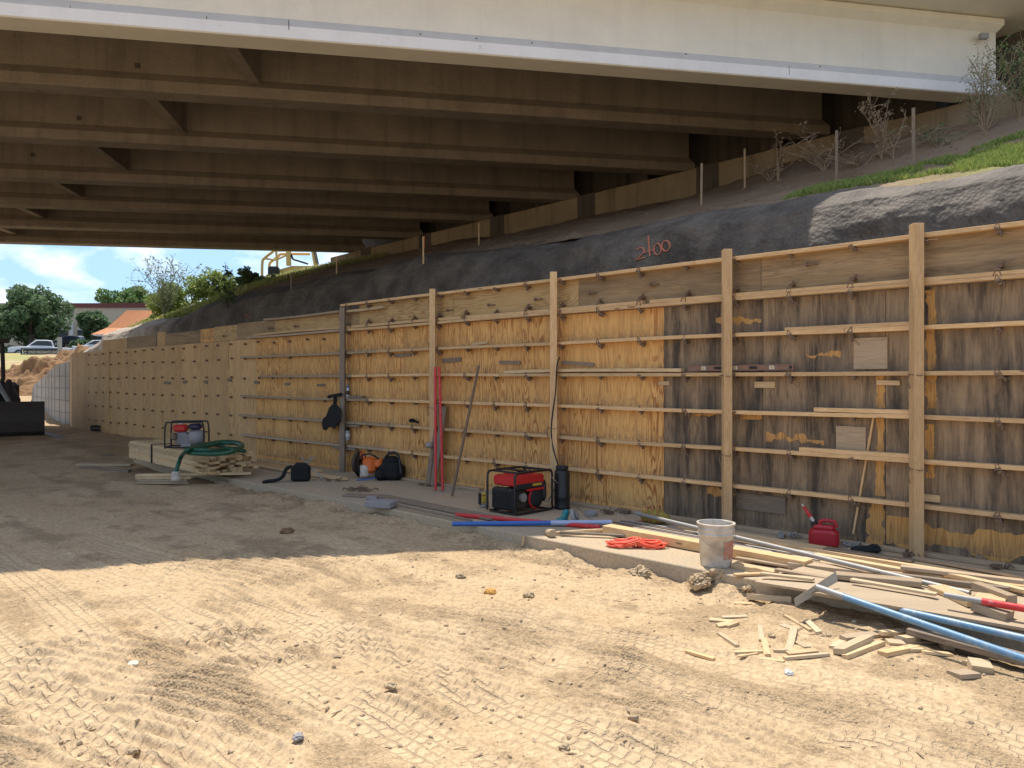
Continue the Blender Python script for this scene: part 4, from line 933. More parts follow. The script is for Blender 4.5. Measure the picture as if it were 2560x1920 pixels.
mb=MB();mb.lathe([(.02,-.03),(.115,-.02),(.12,.02),(.08,.035),(.03,.04)],(.43,.07,.17),24,Matrix.Rotation(R(90),3,'X'));mb.build('recoil_cover',M_rub,gen)
mb=MB();mb.tube([(.43+.125*math.cos(R(a)),.055,.17+.125*math.sin(R(a))) for a in range(100,280,12)],.014,6);mb.rbox((.4,.04,.28),(.3,.03,.03),.008);mb.build('red_shroud',M_red,gen)
mb=MB();mb.lathe([(.05,-.02),(.052,.02)],(.185,.045,.2),18,Matrix.Rotation(R(90),3,'X'));mb.build('silver_cover',M_steel,gen)
mb=MB();mb.rbox((.6,.2,.24),(.1,.3,.26),.04);mb.build('alternator_end',M_black,gen)
mb=MB();mb.tube(smooth([(.66,.02,.4),(.7,-.02,.3),(.66,.0,.2),(.62,.02,.12)],4),.006,6);mb.build('plug_cord',M_rub,gen)
def text(body,size,m,parent,M,ext=.001,name='lettering',sx=1.):
    cu=bpy.data.curves.new('t','FONT');cu.body=body;cu.size=size;cu.extrude=ext;cu.align_x='CENTER';cu.align_y='CENTER';to_=bpy.data.objects.new('t',cu);COL.objects.link(to_)
    dg=bpy.context.evaluated_depsgraph_get();dg.update();me=bpy.data.meshes.new_from_object(to_.evaluated_get(dg));bpy.data.objects.remove(to_);me.materials.clear();me.materials.append(m)
    o=bpy.data.objects.new(name,me);COL.objects.link(o)
    if parent:o.parent=parent;o.matrix_local=M@Matrix.Scale(sx,4,(1,0,0))
    else:o.matrix_world=M@Matrix.Scale(sx,4,(1,0,0))
    return o
text('4375',.034,M_plastic,gen,Matrix.Translation((.43,.0435,.405))@Matrix(((1,0,0),(0,0,-1),(0,1,0))).to_4x4(),sx=1.3)
# cable from generator over to the grinder
pts=smooth([c+Mx@Vector((.64,.0,.41)),c+Mx@Vector((.66,-.06,.36)),G(1420,1240,.12),G(1445,1268,.02),G(1475,1296,.01),G(1492,1312,.01)],6)
o=MB().tube([p-pts[0] for p in pts],.005,6).build('power_cable',M_dusty,loc=pts[0]);tag(o,'thin tan power cable running down from the generator to the teal saw','cable')
# --- small yellow power tool
c=G(1210,1268,0);dr=thing('compactor_tool','small yellow and black power tool on the slab left of the generator','power tool',tuple(c),R(15))
MB().lathe([(.02,0),(.05,.005),(.055,.03),(.03,.04)],n=18).build('base',M_steel,dr)
MB().rbox((0,0,.1),(.08,.08,.1),.02).rbox((.0,0,.165),(.06,.06,.04),.015).build('motor',M_yel,dr)
MB().rbox((-.055,0,.11),(.03,.06,.15),.012).build('side_grip',M_rub,dr)
# --- teal circular saw
c=G(1425,1312,0);gs=thing('teal_saw','teal power saw with a silver round guard lying behind the blue pole','saw',tuple(c),R(-20))
mb=MB();mb.rbox((-.06,0,.09),(.07,.1,.16),.02,Matrix.Rotation(.3,3,'Y'));mb.rbox((-.09,0,.04),(.14,.1,.06),.02);mb.build('motor_housing',M_teal,gs)
mb=MB();mb.lathe([(.02,-.02),(.085,-.015),(.09,.015),(.02,.02)],(.05,0,.1),24,Matrix.Rotation(R(70),3,'Y'));mb.build('round_guard',M_steel,gs)
mb=MB();mb.lathe([(.01,-.005),(.05,-.005),(.05,.005)],(.085,0,.11),20,Matrix.Rotation(R(70),3,'Y'));mb.build('hub',M_foam,gs)
# --- shallow dusty dish
c=G(1477,1290,0);o=MB().lathe([(.07,0),(.085,.05),(.08,.055),(.07,.015),(.0,.012)],n=20).build('dish',M_foam,loc=c);tag(o,'small grey dusty tray on the slab right of the teal saw','tray')
# --- bits of rusty hardware and tie wire on the slab
def junk(u,v,sz,seed,lab,n=5,m=None,grp=None):
    r=random.Random(seed);mb=MB()
    for k in range(n):
        p=Vector((r.uniform(-sz,sz),r.uniform(-sz*.5,sz*.5),.012));a=r.uniform(0,6.28);l=sz*r.uniform(.4,1.)
        mb.tube(smooth([p,p+Vector((math.cos(a)*l*.5,math.sin(a)*l*.5,.02+r.random()*.04)),p+Vector((math.cos(a+.7)*l,math.sin(a+.7)*l*.7,.008))],4),.005 if r.random()<.6 else .009,5)
        if r.random()<.4: mb.box(p+Vector((0,0,.015)),(.05,.04,.03),Matrix.Rotation(a,3,'Z'))
    o=mb.build('hardware_scrap',m or M_rust,loc=G(u,v,0));tag(o,lab,'scrap metal',grp);return o
junk(905,1228,.2,1,'tangle of rusty tie wire on the slab in front of the orange saw',14)
junk(830,1205,.12,2,'bent wire scrap on the slab right of the black tool bag',4)
junk(1065,1215,.1,3,'rusty clamp parts at the foot of the red poles',6)
junk(1022,1192,.08,4,'rusty clamp lying at the wall foot right of the backpack',4)
junk(1160,1218,.07,5,'rusty clamp at the wall foot between the leaning pipe and generator',4)
junk(1490,1262,.09,6,'rusty form clamp against the wall right of the sprayer',5)
junk(1535,1285,.13,7,'pile of rusty form clamps on the slab behind the blue pole end',9)
junk(1580,1285,.1,8,'bent black hook and clamp beside the yellow bag',6)
junk(1690,1292,.1,9,'rusty clamp at the wall foot left of the bucket',5)
junk(1972,1345,.09,10,'grey form clamp at the wall foot left of the red fuel can',5,M_steel)
junk(2126,1368,.08,11,'grey form clamp at the wall foot right of the red fuel can',5,M_steel)
junk(2285,1395,.08,12,'wire ties at the foot of the rightmost post',6)
junk(2500,1425,.09,13,'wire clamp at the wall foot near the right edge',5)
junk(2300,1475,.12,14,'flat scatter of dark crumbs and wire on the plywood sheet',4)
# steel rods standing up at weathered wall
for (u,v0,v1,lab) in ((2198,1300,1368,'short steel rod standing at the wall foot left of the rightmost post'),):
    a=G(u,v1,0);o=rod('steel_rod',a,a+Vector((0,0,(v1-v0)/F*a.y)),.011,M_steel);tag(o,lab,'rod')
c=G(2165,1382,0);mb=MB();mb.rbox((0,0,.03),(.26,.12,.06),.025).rbox((.08,.01,.05),(.1,.1,.05),.02);o=mb.build('work_glove',M_cloth,loc=c);tag(o,'black work glove on the slab right of the red fuel can','glove')
# --- yellow bag with orange straps
c=G(1632,1310,0);yb=thing('yellow_bag','yellow sack bound with orange straps on the slab left of the bucket','bag',tuple(c),R(-12))
import bmesh
bm=bmesh.new();bmesh.ops.create_icosphere(bm,subdivisions=4,radius=1)
for vv in bm.verts:
    q=vv.co.copy();f=1+.35*float(fbm(np.array(q.x*1.7+4),np.array(q.y*1.7+q.z*2.1+2),3))-.18*abs(float(fbm(np.array(q.x*4),np.array(q.z*5+q.y*2),2)));vv.co=Vector((q.x*.17*f+.02,q.y*.1*f,q.z*.085*f+.085))
me=bpy.data.meshes.new('sack');bm.to_mesh(me);bm.free();me.polygons.foreach_set('use_smooth',[True]*len(me.polygons));me.materials.append(paint('yellow_cloth',(.36,.27,.05),.9,0,.6,(.22,.17,.08)));sk_=bpy.data.objects.new('sack',me);COL.objects.link(sk_);sk_.parent=yb
mb=MB()
for k in range(3):
    Mr=Matrix.Rotation(R(75+10*k),3,'Y');mb.tube([Mr@Vector((.101*math.cos(a*.52),.101*math.sin(a*.52),-.06+.05*k+.015*math.sin(a*.52)))+Vector((.02,0,.11)) for a in range(12)],.008,5,closed=True)
for k in range(4): mb.tube(strand((-.08,-.06,.05),(-.2+.05*k,-.1+.03*k,.012),6,.025,k),.009,5)
mb.build('orange_strap',paint('faded_orange_strap',(.5,.2,.08),.9),yb)
# --- hammer
a=G(1375,1345,-.02);b=G(1545,1336,-.02);hm=thing('mallet','wooden handled sledge mallet with a pale worn head on the dirt under the blue pole','mallet',M=Matrix.Translation(a+Zv*.05)@frame((0,0,0),b-a).to_3x3().to_4x4())
MB().tube([(0,0,0),(.4,0,.005),((b-a).length,0,0)],[.015,.017,.02],10).build('handle',M_pine2,hm)
MB().lathe([(.036,-.1),(.042,-.09),(.042,.09),(.036,.1)],(0,0,.0),16,Matrix.Rotation(R(80),3,'X')).build('head',M_dusty,hm)
p=G(1400,1330,.04);q=G(1563,1339,.03);lone(p,q,.05,.02,M_grey,'thin grey lath beside the mallet handle')
# --- poles
def pole(name,u0,v0,z0,u1,v1,z1,r,m,lab,cat='pole',m2=None,frac=.4):
    p,q=G(u0,v0,z0),G(u1,v1,z1);t_=thing(name,lab,cat,tuple(p))
    s=p.lerp(q,frac) if m2 else q
    MB().tube([Vector((0,0,0)),s-p],r,16).build('shaft',m,t_)
    if m2: MB().tube([s-p,q-p],r*1.15,16).build('sleeve',m2,t_)
    return t_
t_=pole('pole',1131,1310,.02,1529,1306,.05,.027,M_blue,'blue pole with a worn pale right end lying across the slab edge','pole',paint('worn_blue',(.4,.47,.62),.4,.3,.4,(.2,.25,.5),sc=20),.62)
t_=pole('pole',1140,1287,.025,1500,1318,.025,.025,M_redp,'red pole lying on the slab partly behind the blue pole')
o=rod('pole',G(1590,1283,.12),G(2425,1484,.09),.021,M_steel,sag=.0);tag(o,'long scuffed grey pole running from the yellow bag past the bucket over the planks','pole')
# --- orange cord coil
c=G(1590,1368,.0);oc=thing('extension_cord','coiled orange extension cord lying on the sunlit footing left of the bucket','cord',tuple(c))
pts=[];rr=random.Random(11)
for i in range(14*24):
    a=i/24*2*math.pi;loop=i//24;e=.25+.0*rr.random()+.02*math.sin(loop*2.3);w_=.10+.025*math.sin(loop*1.7+1)
    sq=abs(math.cos(a))**.8*(1 if math.cos(a)>0 else -1)
    x=e*(1+.10*math.sin(loop*5.1))*sq+.02*math.sin(loop*3.1)+.012*math.sin(3*a+loop);y=w_*(1+.25*math.sin(loop*2.9+1))*math.sin(a)*(.35+.65*abs(math.cos(a)))+.016*math.sin(loop*4.3)+.008*math.sin(2*a+loop*2);z=.012+.004*loop*(.6+.4*abs(math.sin(a*1.5+loop)))+.03*math.exp(-(x/.06)**2)
    an=-.12;pts.append((x*math.cos(an)-y*math.sin(an),x*math.sin(an)+y*math.cos(an),z))
MB().tube(pts,.0062,6).build('cord_coil',M_cord,oc)
wp=[]
for i in range(5*14):
    a=i/14*2*math.pi;wp.append((.03*math.sin(i*.13)+.004*i/14-.01,.052*math.cos(a),.048+.045*math.sin(a)))
MB().tube(wp,.0062,6).build('wrap',M_cord,oc)
# --- bucket
c=G(1790,1413,0);bk=thing('bucket','dusty white plastic bucket with a faded red print standing on the footing','bucket',tuple(c),R(10))
R0,R1,Hb=.128,.152,.37
pr=[(0,.0),(R0,.0),(R0+.004,.01),(R0+(R1-R0)*.75,.27),(R1+.006,.275),(R1+.006,.285),(R1-.004,.29),(R1-.003,.315),(R1+.008,.318),(R1+.008,.327),(R1-.001,.332),(R1,.352),(R1+.010,.355),(R1+.012,.37),(R1-.003,.372),(R1-.004,.352),(R0-.004,.012),(0,.012)]
MB().lathe(pr,n=48,cap=False).build('pail',M_pail,bk)
mb=MB();hd=[( (R1+.012)*math.cos(R(a)),(R1+.012)*math.sin(R(a)),.29-.13*math.sin(R(a+0))*1.0) for a in range(180,361,10)]
hd=[((R1+.014)*math.cos(R(a)),(R1+.014)*math.sin(R(a)),.285-.12*abs(math.sin(R(a)))) for a in range(180,361,10)]
mb.tube(hd,.0025,6);mb.build('handle',M_steel,bk)
mb=MB();vs=[];n=10
for i in range(n+1):
    a=R(-88+72*i/n)
    for z in (.075,.225): r_=R0+(R1-R0)*.75*(z/.27)+.0055;vs.append((r_*math.cos(a),r_*math.sin(a),z))
mb.add(vs,[(2*i,2*i+1,2*i+3,2*i+2) for i in range(n)],True);mb.build('faded_print',M_fade,bk,fix=False)
mb=MB().lathe([(.0,.10),(R0+.0,.10),(R0+.0,.101)],n=24);mb.build('dried_mud',M_clod,bk)
# --- gas can
c=G(2060,1366,0);gc=thing('fuel_can','red plastic fuel can with a long red spout standing at the wall foot','fuel can',tuple(c),R(-25))
mb=MB();mb.rbox((0,0,.085),(.27,.16,.17),.03);mb.rbox((.0,0,.185),(.2,.12,.05),.02);mb.build('body',M_gas,gc)
mb=MB();mb.tube(smooth([(-.04,0,.19),(-.035,0,.235),(.0,0,.25),(.06,0,.25),(.1,0,.235),(.11,0,.19)],4),.018,10);mb.build('handle',M_gas,gc)
mb=MB();mb.tube([(-.085,0,.2),(-.095,0,.235)],.026,12);mb.build('collar',M_black,gc)
mb=MB();mb.tube([(-.095,0,.235),(-.12,0,.275)],.016,10);mb.build('nozzle_joint',M_plastic,gc)
mb=MB();mb.tube([(-.12,0,.275),(-.185,0,.375)],[.02,.012],10);mb.build('spout',M_red,gc)
mb=MB();mb.tube([(-.185,0,.375),(-.2,0,.392)],.008,8);mb.build('tip',M_plastic,gc)
# --- grey foam block and dark planks by the slab edge
c=G(954,1263,.03);o=MB().rbox((0,0,.02),(.36,.24,.08),.008,Matrix.Rotation(R(-20),3,'Z')).build('block',M_foam,loc=c);tag(o,'pale grey foam block at the slab edge in the shade','block')
c=G(930,1248,0);o=MB().rbox((0,0,.02),(.14,.1,.04),.008,Matrix.Rotation(R(-10),3,'Z')).build('block',M_foam,loc=c);tag(o,'small pale foam piece behind the larger foam block','block')
lone(G(862,1237,.015),G(950,1240,.015),.2,.02,M_grey,'dark thin board near the wire tangle on the slab')
lone(G(950,1240,.015),G(1240,1296,.02),.22,.02,M_grey,'long dark weathered plank on the slab left of the red pole')
lone(G(990,1262,.045),G(1180,1302,.04),.025,.03,M_grey,'narrow dark lath along the front of the long dark plank')
# --- planks at right
def pl(a,b,z0,z1,w,h,m,lab,roll=0,cat='plank',bow=0.):
    (u0,v0),(u1,v1)=a,b;return tag(board('plank',G(u0,v0,z0),G(u1,v1,z1),w,h,m,roll,None,.003,bow),lab,cat)
pl(c6(20,302),c6(2700,745),.03,.04,.19,.04,M_pine2,'longest pale plank lying along the wall foot in front of the red fuel can')
pl((1517,1322),c6(830,548),.05,.05,.14,.085,M_pine,'thick orange brown timber running behind the bucket')
pl(c6(700,540),c6(1560,640),.04,.04,.13,.05,M_dusty,'dusty timber continuing behind the tilted concrete placer')
pl(c6(870,480),c6(1690,625),.075,.07,.07,.03,M_pine2,'thin crooked pale strip on the planks right of the bucket',0,'plank',.03)
pl(c6(1000,612),c6(1555,662),.10,.11,.12,.04,M_dusty,'weathered board with a rounded end resting on the plywood sheet')
pl(c6(345,545),c6(620,600),.02,.02,.10,.04,M_pine2,'short pale board just right of the bucket base')
pl(c6(350,610),c6(600,600),.015,.015,.05,.02,M_pine,'thin strip in front of the short pale board beside the bucket')
pl(c6(1560,650),c6(2500,760),.05,.05,.14,.05,M_dusty,'broad dusty plank at the back of the plywood sheet')
pl(c6(1200,560),c6(2300,700),.04,.04,.12,.04,M_pine,'pale board between the long plank and the dusty timbers')
for i,(a,b,z,m,lab) in enumerate(((c6(-330,262),c6(880,475),.05,M_steel,'uppermost thin grey bar of the bars beside the bucket'),(c6(-380,262),c6(940,500),.05,M_rust,'second dark bar from the wall in the bars beside the bucket'),(c6(-400,268),c6(800,488),.05,M_steel,'third thin grey bar in the bars beside the bucket'),(c6(-430,270),c6(760,492),.05,M_rust,'fourth dark bar in the bars beside the bucket'),(c6(-300,306),c6(900,518),.055,M_steel,'frontmost thin grey bar lying on the thick timber behind the bucket'))):
    o=rod('steel_bar',G(a[0],a[1],z),G(b[0],b[1],z),.009,m);tag(o,lab,'bar','thin bars lying beside the bucket')
def rebar(p,q,r,lab):
    p=Vector(p);q=Vector(q);n=int((q-p).length/.014);pts=[p.lerp(q,i/n)-p for i in range(n+1)];o=MB().tube(pts,[r*(1.18 if i%2 else .92) for i in range(n+1)],8).build('rebar',M_rust,loc=p);tag(o,lab,'rebar')
rebar(G(*c6(1948,573),.04),G(*c6(2400,650),.04),.011,'ribbed steel bar lying on slab by the wall foot at the right edge')
rebar(GG(*c6(1560,1050),.03),GG(*c6(1960,1096),.03),.008,'rusty ribbed bar on dirt beside the pile of offcuts')
# plywood sheets on the slab edge
def sheetq(cs,th,m,lab,name='plywood_sheet'):
    root=cs[0];vs=[c-root for c in cs]+[c-root-Zv*th for c in cs];o=MB().add(vs,[(0,1,2,3),(7,6,5,4),(0,4,5,1),(1,5,6,2),(2,6,7,3),(3,7,4,0)],False).build(name,m,loc=root);tag(o,lab,'plywood');return o
sheetq([G(*c6(850,722),.10),G(*c6(1010,600),.05),G(*c6(2700,800),.06),G(*c6(2560,1010),.06)],.019,M_plyG,'large dusty plywood sheet overhanging the footing edge under the blue poles')
sheetq([G(*c6(480,652),.03),G(*c6(790,556),.05),G(*c6(1000,596),.10),G(*c6(860,712),.075)],.018,M_plyG,'smaller dusty plywood piece lying left of the concrete placer blade')
pl(c6(1650,688),c6(1905,800),.10,.10,.13,.035,M_pine2,'pale board under the grey end of the red pole')
pl(c6(1900,800),c6(2120,880),.12,.09,.13,.06,M_dusty,'stub of dusty timber on the plywood sheet below the red pole')
pl(c6(1900,745),c6(2100,770),.115,.12,.16,.02,M_pine2,'flat pale offcut on the plywood sheet behind the red pole')
pl(c6(1900,680),c6(2140,770),.13,.13,.07,.06,M_dusty,'cement splashed stub of timber above the red pole')
pole('pole',*c6(1698,738),.17,*c6(2400,860),.15,.02,M_steel,'pole with grey painted end and red shaft over the plywood sheet','pole',M_redp,.36)
pole('pole',*c6(1420,838),.06,*c6(2480,1080),.06,.023,M_blue2,'light blue pole lying on the ground just behind the placer handle')
# concrete placer (come-along)
a=G(*c6(880,690),.14);b=G(*c6(2400,1215),-.02);ca=thing('concrete_placer','concrete placer with a cement caked tilted blade and a long light blue handle','concrete placer',tuple(a))
s=a.lerp(b,.14);MB().tube([Vector((0,0,0)),(s-a)],.024,16).build('caked_shaft',M_steel,ca);MB().tube([(s-a),(b-a)],.023,16).build('handle',M_blue2,ca)
p0=G(*c6(735,795),-.02);p1=G(*c6(995,600),.12);x=(p1-p0);up=Vector((-.10,-.03,.13));q=[p0-a+Vector((.0,.0,-.02)),p1-a+Vector((.03,0,-.05)),p1-a+Vector((.0,.0,.02)),p0-a+Vector((-.0,0,.07))]
nn=Vector((.35,.1,-.2)).normalized()*.02
q=[G(*c6(742,814),.03)-a,G(*c6(1012,655),.13)-a,G(*c6(1000,590),.20)-a,G(*c6(733,765),.09)-a]
MB().add(q+[k_+Vector((.008,.012,0)) for k_ in q],[(0,1,2,3),(7,6,5,4),(0,4,5,1),(1,5,6,2),(2,6,7,3),(3,7,4,0)],False).build('blade',paint('cement_caked_wood',(.42,.38,.31),.9,0,.5,(.5,.44,.35)),ca)
# --- wood offcuts
Alab=iter(['short chip at the far left back of the scattered offcuts','chip lying across the small back heap of the scatter','front chip of the small back heap of the scatter','curved chip behind the wide pale stick','short stick laid across the foot of the upright lying stick','slanting stick at the left of the scattered offcuts','thin strip left of the foot of the upright lying stick','thinner strip just in front of the left thin strip','short stick between the two crossing groups at the front of the scatter','brownish flat strip behind the longest pale strip','flat thin chip right of the wide pale stick','narrow chip crossing beside the wide pale stick'])
Blab=iter(['long pale offcut between the tilted one and the wedge','flat pale offcut at the left end of the pile','short stout offcut at the back middle of the pile','thick short offcut under the right end of the dark timber','small strip lying high on the back of the pile','flat pale offcut at the right front of the pile','small chunk in the centre front of the pile','thin sliver pointing right from the back of the pile','thin chip behind the orange brown block'])
def off(x0,y0,x1,y1,w,h,m,lab,grp,dz=0.,cat='wood offcut'):
    p=GG(*c6(x0,y0),h*.38+dz);q=GG(*c6(x1,y1),h*.38+dz);w*=.82;o=board('wood_offcut',p,q,w,h*.9,m if random.random()<.6 else M_dust2,random.uniform(-.2,.2),None,.001);tag(o,lab,cat,grp)
g1='pale offcuts scattered on the dirt in front of the placer blade'
A_=[(270,886,430,880,.035,.012),(190,900,345,915,.07,.012),(240,945,330,930,.06,.02),(300,950,370,925,.05,.02),(675,880,840,975,.035,.02),(815,910,895,988,.05,.018),(655,935,745,965,.05,.012),(515,945,525,1040,.045,.018),(540,1030,565,1135,.045,.02),(735,955,695,1110,.055,.02),(250,995,370,1075,.035,.02),(350,1115,530,1108,.03,.015),(380,1140,500,1120,.03,.012),(470,1148,670,1172,.05,.012),(670,1155,955,1128,.045,.02),(600,1105,690,1108,.04,.02),(690,1125,880,1105,.05,.02),(745,1040,820,1080,.06,.01),(40,1108,220,1160,.04,.02),(345,795,550,800,.04,.012),(700,1040,745,1110,.05,.015)]
labs={0:'thin pale strip at the back of the scattered offcuts',4:'long narrow stick at the upper right of the scattered offcuts',5:'short flat stick beside the long narrow one',7:'upright lying stick in the middle of the scattered offcuts',9:'wide pale stick right of the middle of the scatter',13:'flat pale strip at the front of the scattered offcuts',14:'longest pale strip at the front right of the scattered offcuts',18:'lone reddish stick left of the scattered offcuts',19:'sharp thin sliver in front of the slab beside the stout pale block'}
for i,(x0,y0,x1,y1,w,h) in enumerate(A_):
    off(x0,y0,x1,y1,w,h,M_pine2 if i!=18 else M_pine,(labs[i] if i in labs else next(Alab)),g1)
off(442,765,730,785,.09,.05,M_pine2,'stout pale block of wood beside the tilted placer blade','wood blocks')
g2='brown offcuts piled near the blue poles'
Bq=[(1045,1045,1585,985,.07,.05,0,'longest dark timber on top of the offcut pile',M_dusty),(1020,1130,1210,1040,.09,.04,.01,'thick orange brown offcut tilted at the left of the pile',M_pine),(1060,1150,1300,1060,.05,.03,0,None,0),(985,1085,1100,1010,.07,.02,0,None,0),(1330,1055,1440,1065,.07,.03,0,None,0),(1300,1130,1520,1085,.08,.03,.0,'wedge shaped offcut in front of the pile',M_pine),(1400,1050,1520,1040,.07,.05,0,None,0),(1290,1025,1380,1025,.04,.03,.03,None,0),(1550,1110,1740,1130,.07,.02,0,None,0),(1460,1100,1550,1100,.07,.03,0,None,0),(1530,1048,1680,1048,.03,.015,0,None,0),(1680,1080,1750,1085,.09,.06,0,'square block at the right end of the pile beside the rusty bar',M_pine),(1840,1190,1950,1160,.06,.02,0,None,0),(1860,1215,2000,1235,.12,.06,0,'orange brown block standing right of a dark block in front of the pile',M_pine),(1760,1265,1890,1255,.13,.03,0,'flat dark block left of the orange brown block in front of the pile',M_dusty),(2180,1170,2300,1180,.07,.05,0,'block end at the right edge below the blue poles',M_pine)]
for (x0,y0,x1,y1,w,h,dz,lab,m) in Bq: off(x0,y0,x1,y1,w,h,m or M_pine2,lab or next(Blab),g2,dz)
# splintered stake end and chips by the slab edge
lone(GG(1305,1365,.0),GG(1305,1365,.0)+Vector((.02,0,.10)),.03,.02,M_pine2,'splintered short stake at the break in the footing edge','stake')
lone(GG(1318,1362,.02),GG(1337,1362,.03),.05,.04,M_pine2,'small block of wood at the foot of the splintered stake','wood block')
lone(GG(1668,1432,.04),GG(1715,1448,.02),.07,.025,M_dusty,'dusty board stub leaning on the footing edge left of the bucket','board')
lone(GG(1574,1800-0,.01),GG(1592,1800,.01),.03,.02,M_dusty,'tiny wood chip alone on the foreground dirt','wood chip') 
# --- stones one can tell apart
def rock(u,v,s,m,lab,name='rock',cat='rock',n=1):
    mb=MB();rs=random.Random(int(u+v));
    import bmesh
    bm=bmesh.new();bmesh.ops.create_icosphere(bm,subdivisions=4 if s>.07 else 3,radius=s)
    for vv in bm.verts:
        q=vv.co.normalized();f=1+.5*float(fbm(np.array(q.x*1.8+u),np.array(q.y*1.8+q.z*1.5+v),3))-(.55 if name=='clod' else .2)*abs(float(fbm(np.array(q.x*4+u),np.array(q.y*4+q.z*3.7+v),3,.7)));vv.co=q*s*f;vv.co.z*=.62
    me=bpy.data.meshes.new(name);bm.to_mesh(me);bm.free();me.materials.append(m);o=bpy.data.objects.new(name,me);COL.objects.link(o);o.location=GG(u,v,s*.2);tag(o,lab,cat);return o
rock(717,1332,.075,M_pile,'reddish brown stone alone on the shaded dirt')
rock(1224,1482,.05,paint('ochre_stone',(.62,.33,.08),.9,0,.2),'small ochre yellow lump on the sunlit dirt')
rock(1152,1442,.05,M_clod,'brown clod above and left of the ochre lump','clod','clod')
rock(1322,1492,.05,M_clod,'brown clod right of the ochre lump','clod','clod')
rock(1795,1450,.15,M_clod,'largest crumbly clod heaped against the footing below the bucket','clod','clod')
rock(1750,1460,.10,M_clod,'crumbly clod left of the largest one below the bucket','clod','clod')
rock(1868,1478,.08,M_clod,'small clod right of the largest one below the bucket','clod','clod')
rock(1965,1490,.06,M_clod,'small clod tucked under the plywood corner left of the placer','clod','clod')
rock(1600,1440,.11,M_clod,'crumbly clod against the footing edge left of the dusty board stub','clod','clod')
rock(1930,1592,.025,M_clod,'pebble in the middle of the scattered offcuts')
rock(335,1662,.035,paint('pale_stone',(.75,.68,.5),.9,0,.1),'flat pale stone on the sunlit dirt at left')
rock(1973,1685,.03,M_plastic,'crumpled white plastic scrap below the scattered offcuts','plastic_scrap','litter')
rock(745,1845,.028,M_foam,'flat grey stone on the foreground dirt')
rock(1390,1500,.05,M_foam,'flat grey bark-like stone beside the small brown clod') if False else None
rock(336,1880,.03,M_clod,'little dark clod near the bottom left','clod','clod')
rock(225,1825,.03,M_clod,'little clod above the bottom left corner','clod','clod')
rock(975,1718,.035,M_clod,'dark clod in the scuffed middle foreground','clod','clod')
rock(1413,1873,.03,M_clod,'dark clod near the bottom centre right','clod','clod')
rock(622,1224,.05,M_clod,'clod on the shaded mound below the thin boards','clod','clod')
# --- milk crate by the wall far left
c=G(243,1077,0.12);cr_=thing('crate','small black plastic crate at the foot of the far plywood','crate',tuple(c),R(40))
mb=MB();
for s_ in (-1,1):
    mb.box((0,s_*.15,.13),(.3,.01,.06));mb.box((0,s_*.15,.03),(.3,.01,.04));mb.box((s_*.15,0,.13),(.01,.3,.06));mb.box((s_*.15,0,.03),(.01,.3,.04))
    for k in range(5): mb.box((-.13+.065*k,s_*.15,.08),(.02,.01,.12));mb.box((s_*.15,-.13+.065*k,.08),(.01,.02,.12))
mb.box((0,0,.008),(.3,.3,.012));mb.build('basket',M_rub,cr_)
# --- spirit level lying on the waler
a=onw(1722,921,-.075);b=onw(1985,920,-.075);L_=(b-a).length;lv=thing('spirit_level','long brown spirit level with pale vial windows lying on the middle waler','spirit level',M=Matrix.Translation(Vector((a.x,a.y,1.67+.041+.03)) if False else a)@Matrix((-dv,bv,Zv)).transposed().to_4x4())
MB().box((L_/2,0,0),(L_,.02,.05)).box((L_/2,0,.028),(L_,.03,.006)).box((L_/2,0,-.028),(L_,.03,.006)).build('rail',paint('brown_level_body',(.22,.12,.08),.5),lv)
for f in (.16,.47,.81): MB().box((L_*f,-.011,0),(.055,.006,.04)).build('vial_window',M_plastic,lv);MB().box((L_*f,-.0155,0),(.022,.004,.022)).build('vial',M_yel,lv)
for f in (.3,.64,.975): MB().rbox((L_*f,-.0105,0),(.09 if f<.9 else .03,.006,.028),.002).build('hand_hole',M_rub,lv)
# ------------------------------------------------------------------ BULLDOZER at left
c=Vector((-13.75,21.0,.0));c.z=gz(c);dz=thing('bulldozer','dark tracked bulldozer in the shade at the left edge with its wide blade toward us','bulldozer',tuple(c),R(31))
mb=MB();bl=[(0,.0),(-.14,.12),(-.18,.4),(-.14,.72),(-.02,.95),(.02,.95),(-.08,.7),(-.12,.4),(-.08,.14),(.05,.02)]
mb.prism(bl,-1.9,.85,lambda x,y,w:Vector((w,x,y)));mb.build('blade',M_dozer,dz)
mb=MB();mb.rbox((-.95,1.6,1.05),(.9,1.6,.7),.08);mb.box((-.95,.9,1.0),(.8,.06,.6));mb.rbox((-.3,1.2,1.2),(.3,.5,.3),.06);mb.build('engine_hood',M_dozer,dz)
for s_ in (-1.45,-.1):
    t3=thing.__call__('t','x','y') if False else None
    mb=MB();mb.prism([(.4+0,.45),(.55,.15),(.8,.02),(3.,.02),(3.3,.2),(3.35,.5),(3.1,.75),(.8,.72),(.5,.62)],s_-.22,s_+.22,lambda x,y,w:Vector((w,x,y)));
    for k in range(18): mb.box((s_,.7+k*.14,.03+.74*0),(.5,.05,.06));mb.box((s_,.8+k*.13,.76),(.5,.05,.06))
    mb.build('track',M_rust,dz)
    MB().box((s_,.5,.4),(.12,1.,.16),Matrix.Rotation(.1,3,'X')).build('push_arm',M_dozer,dz)
for s_ in (-1.15,-.35): MB().tube([(s_,1.2,1.25),(s_,.1,.7)],.05,8).tube([(s_,.7,1.0),(s_,.05,.68)],.03,8).build('hydraulic_cylinder',M_steel,dz)
MB().tube([(-.42,1.1,1.5),(-.42,1.1,2.35),(-.5,1.1,2.6)],.05,10).lathe([(.1,0),(.12,.1)],(-.5,1.1,2.58),10).build('exhaust_stack',M_rust,dz)

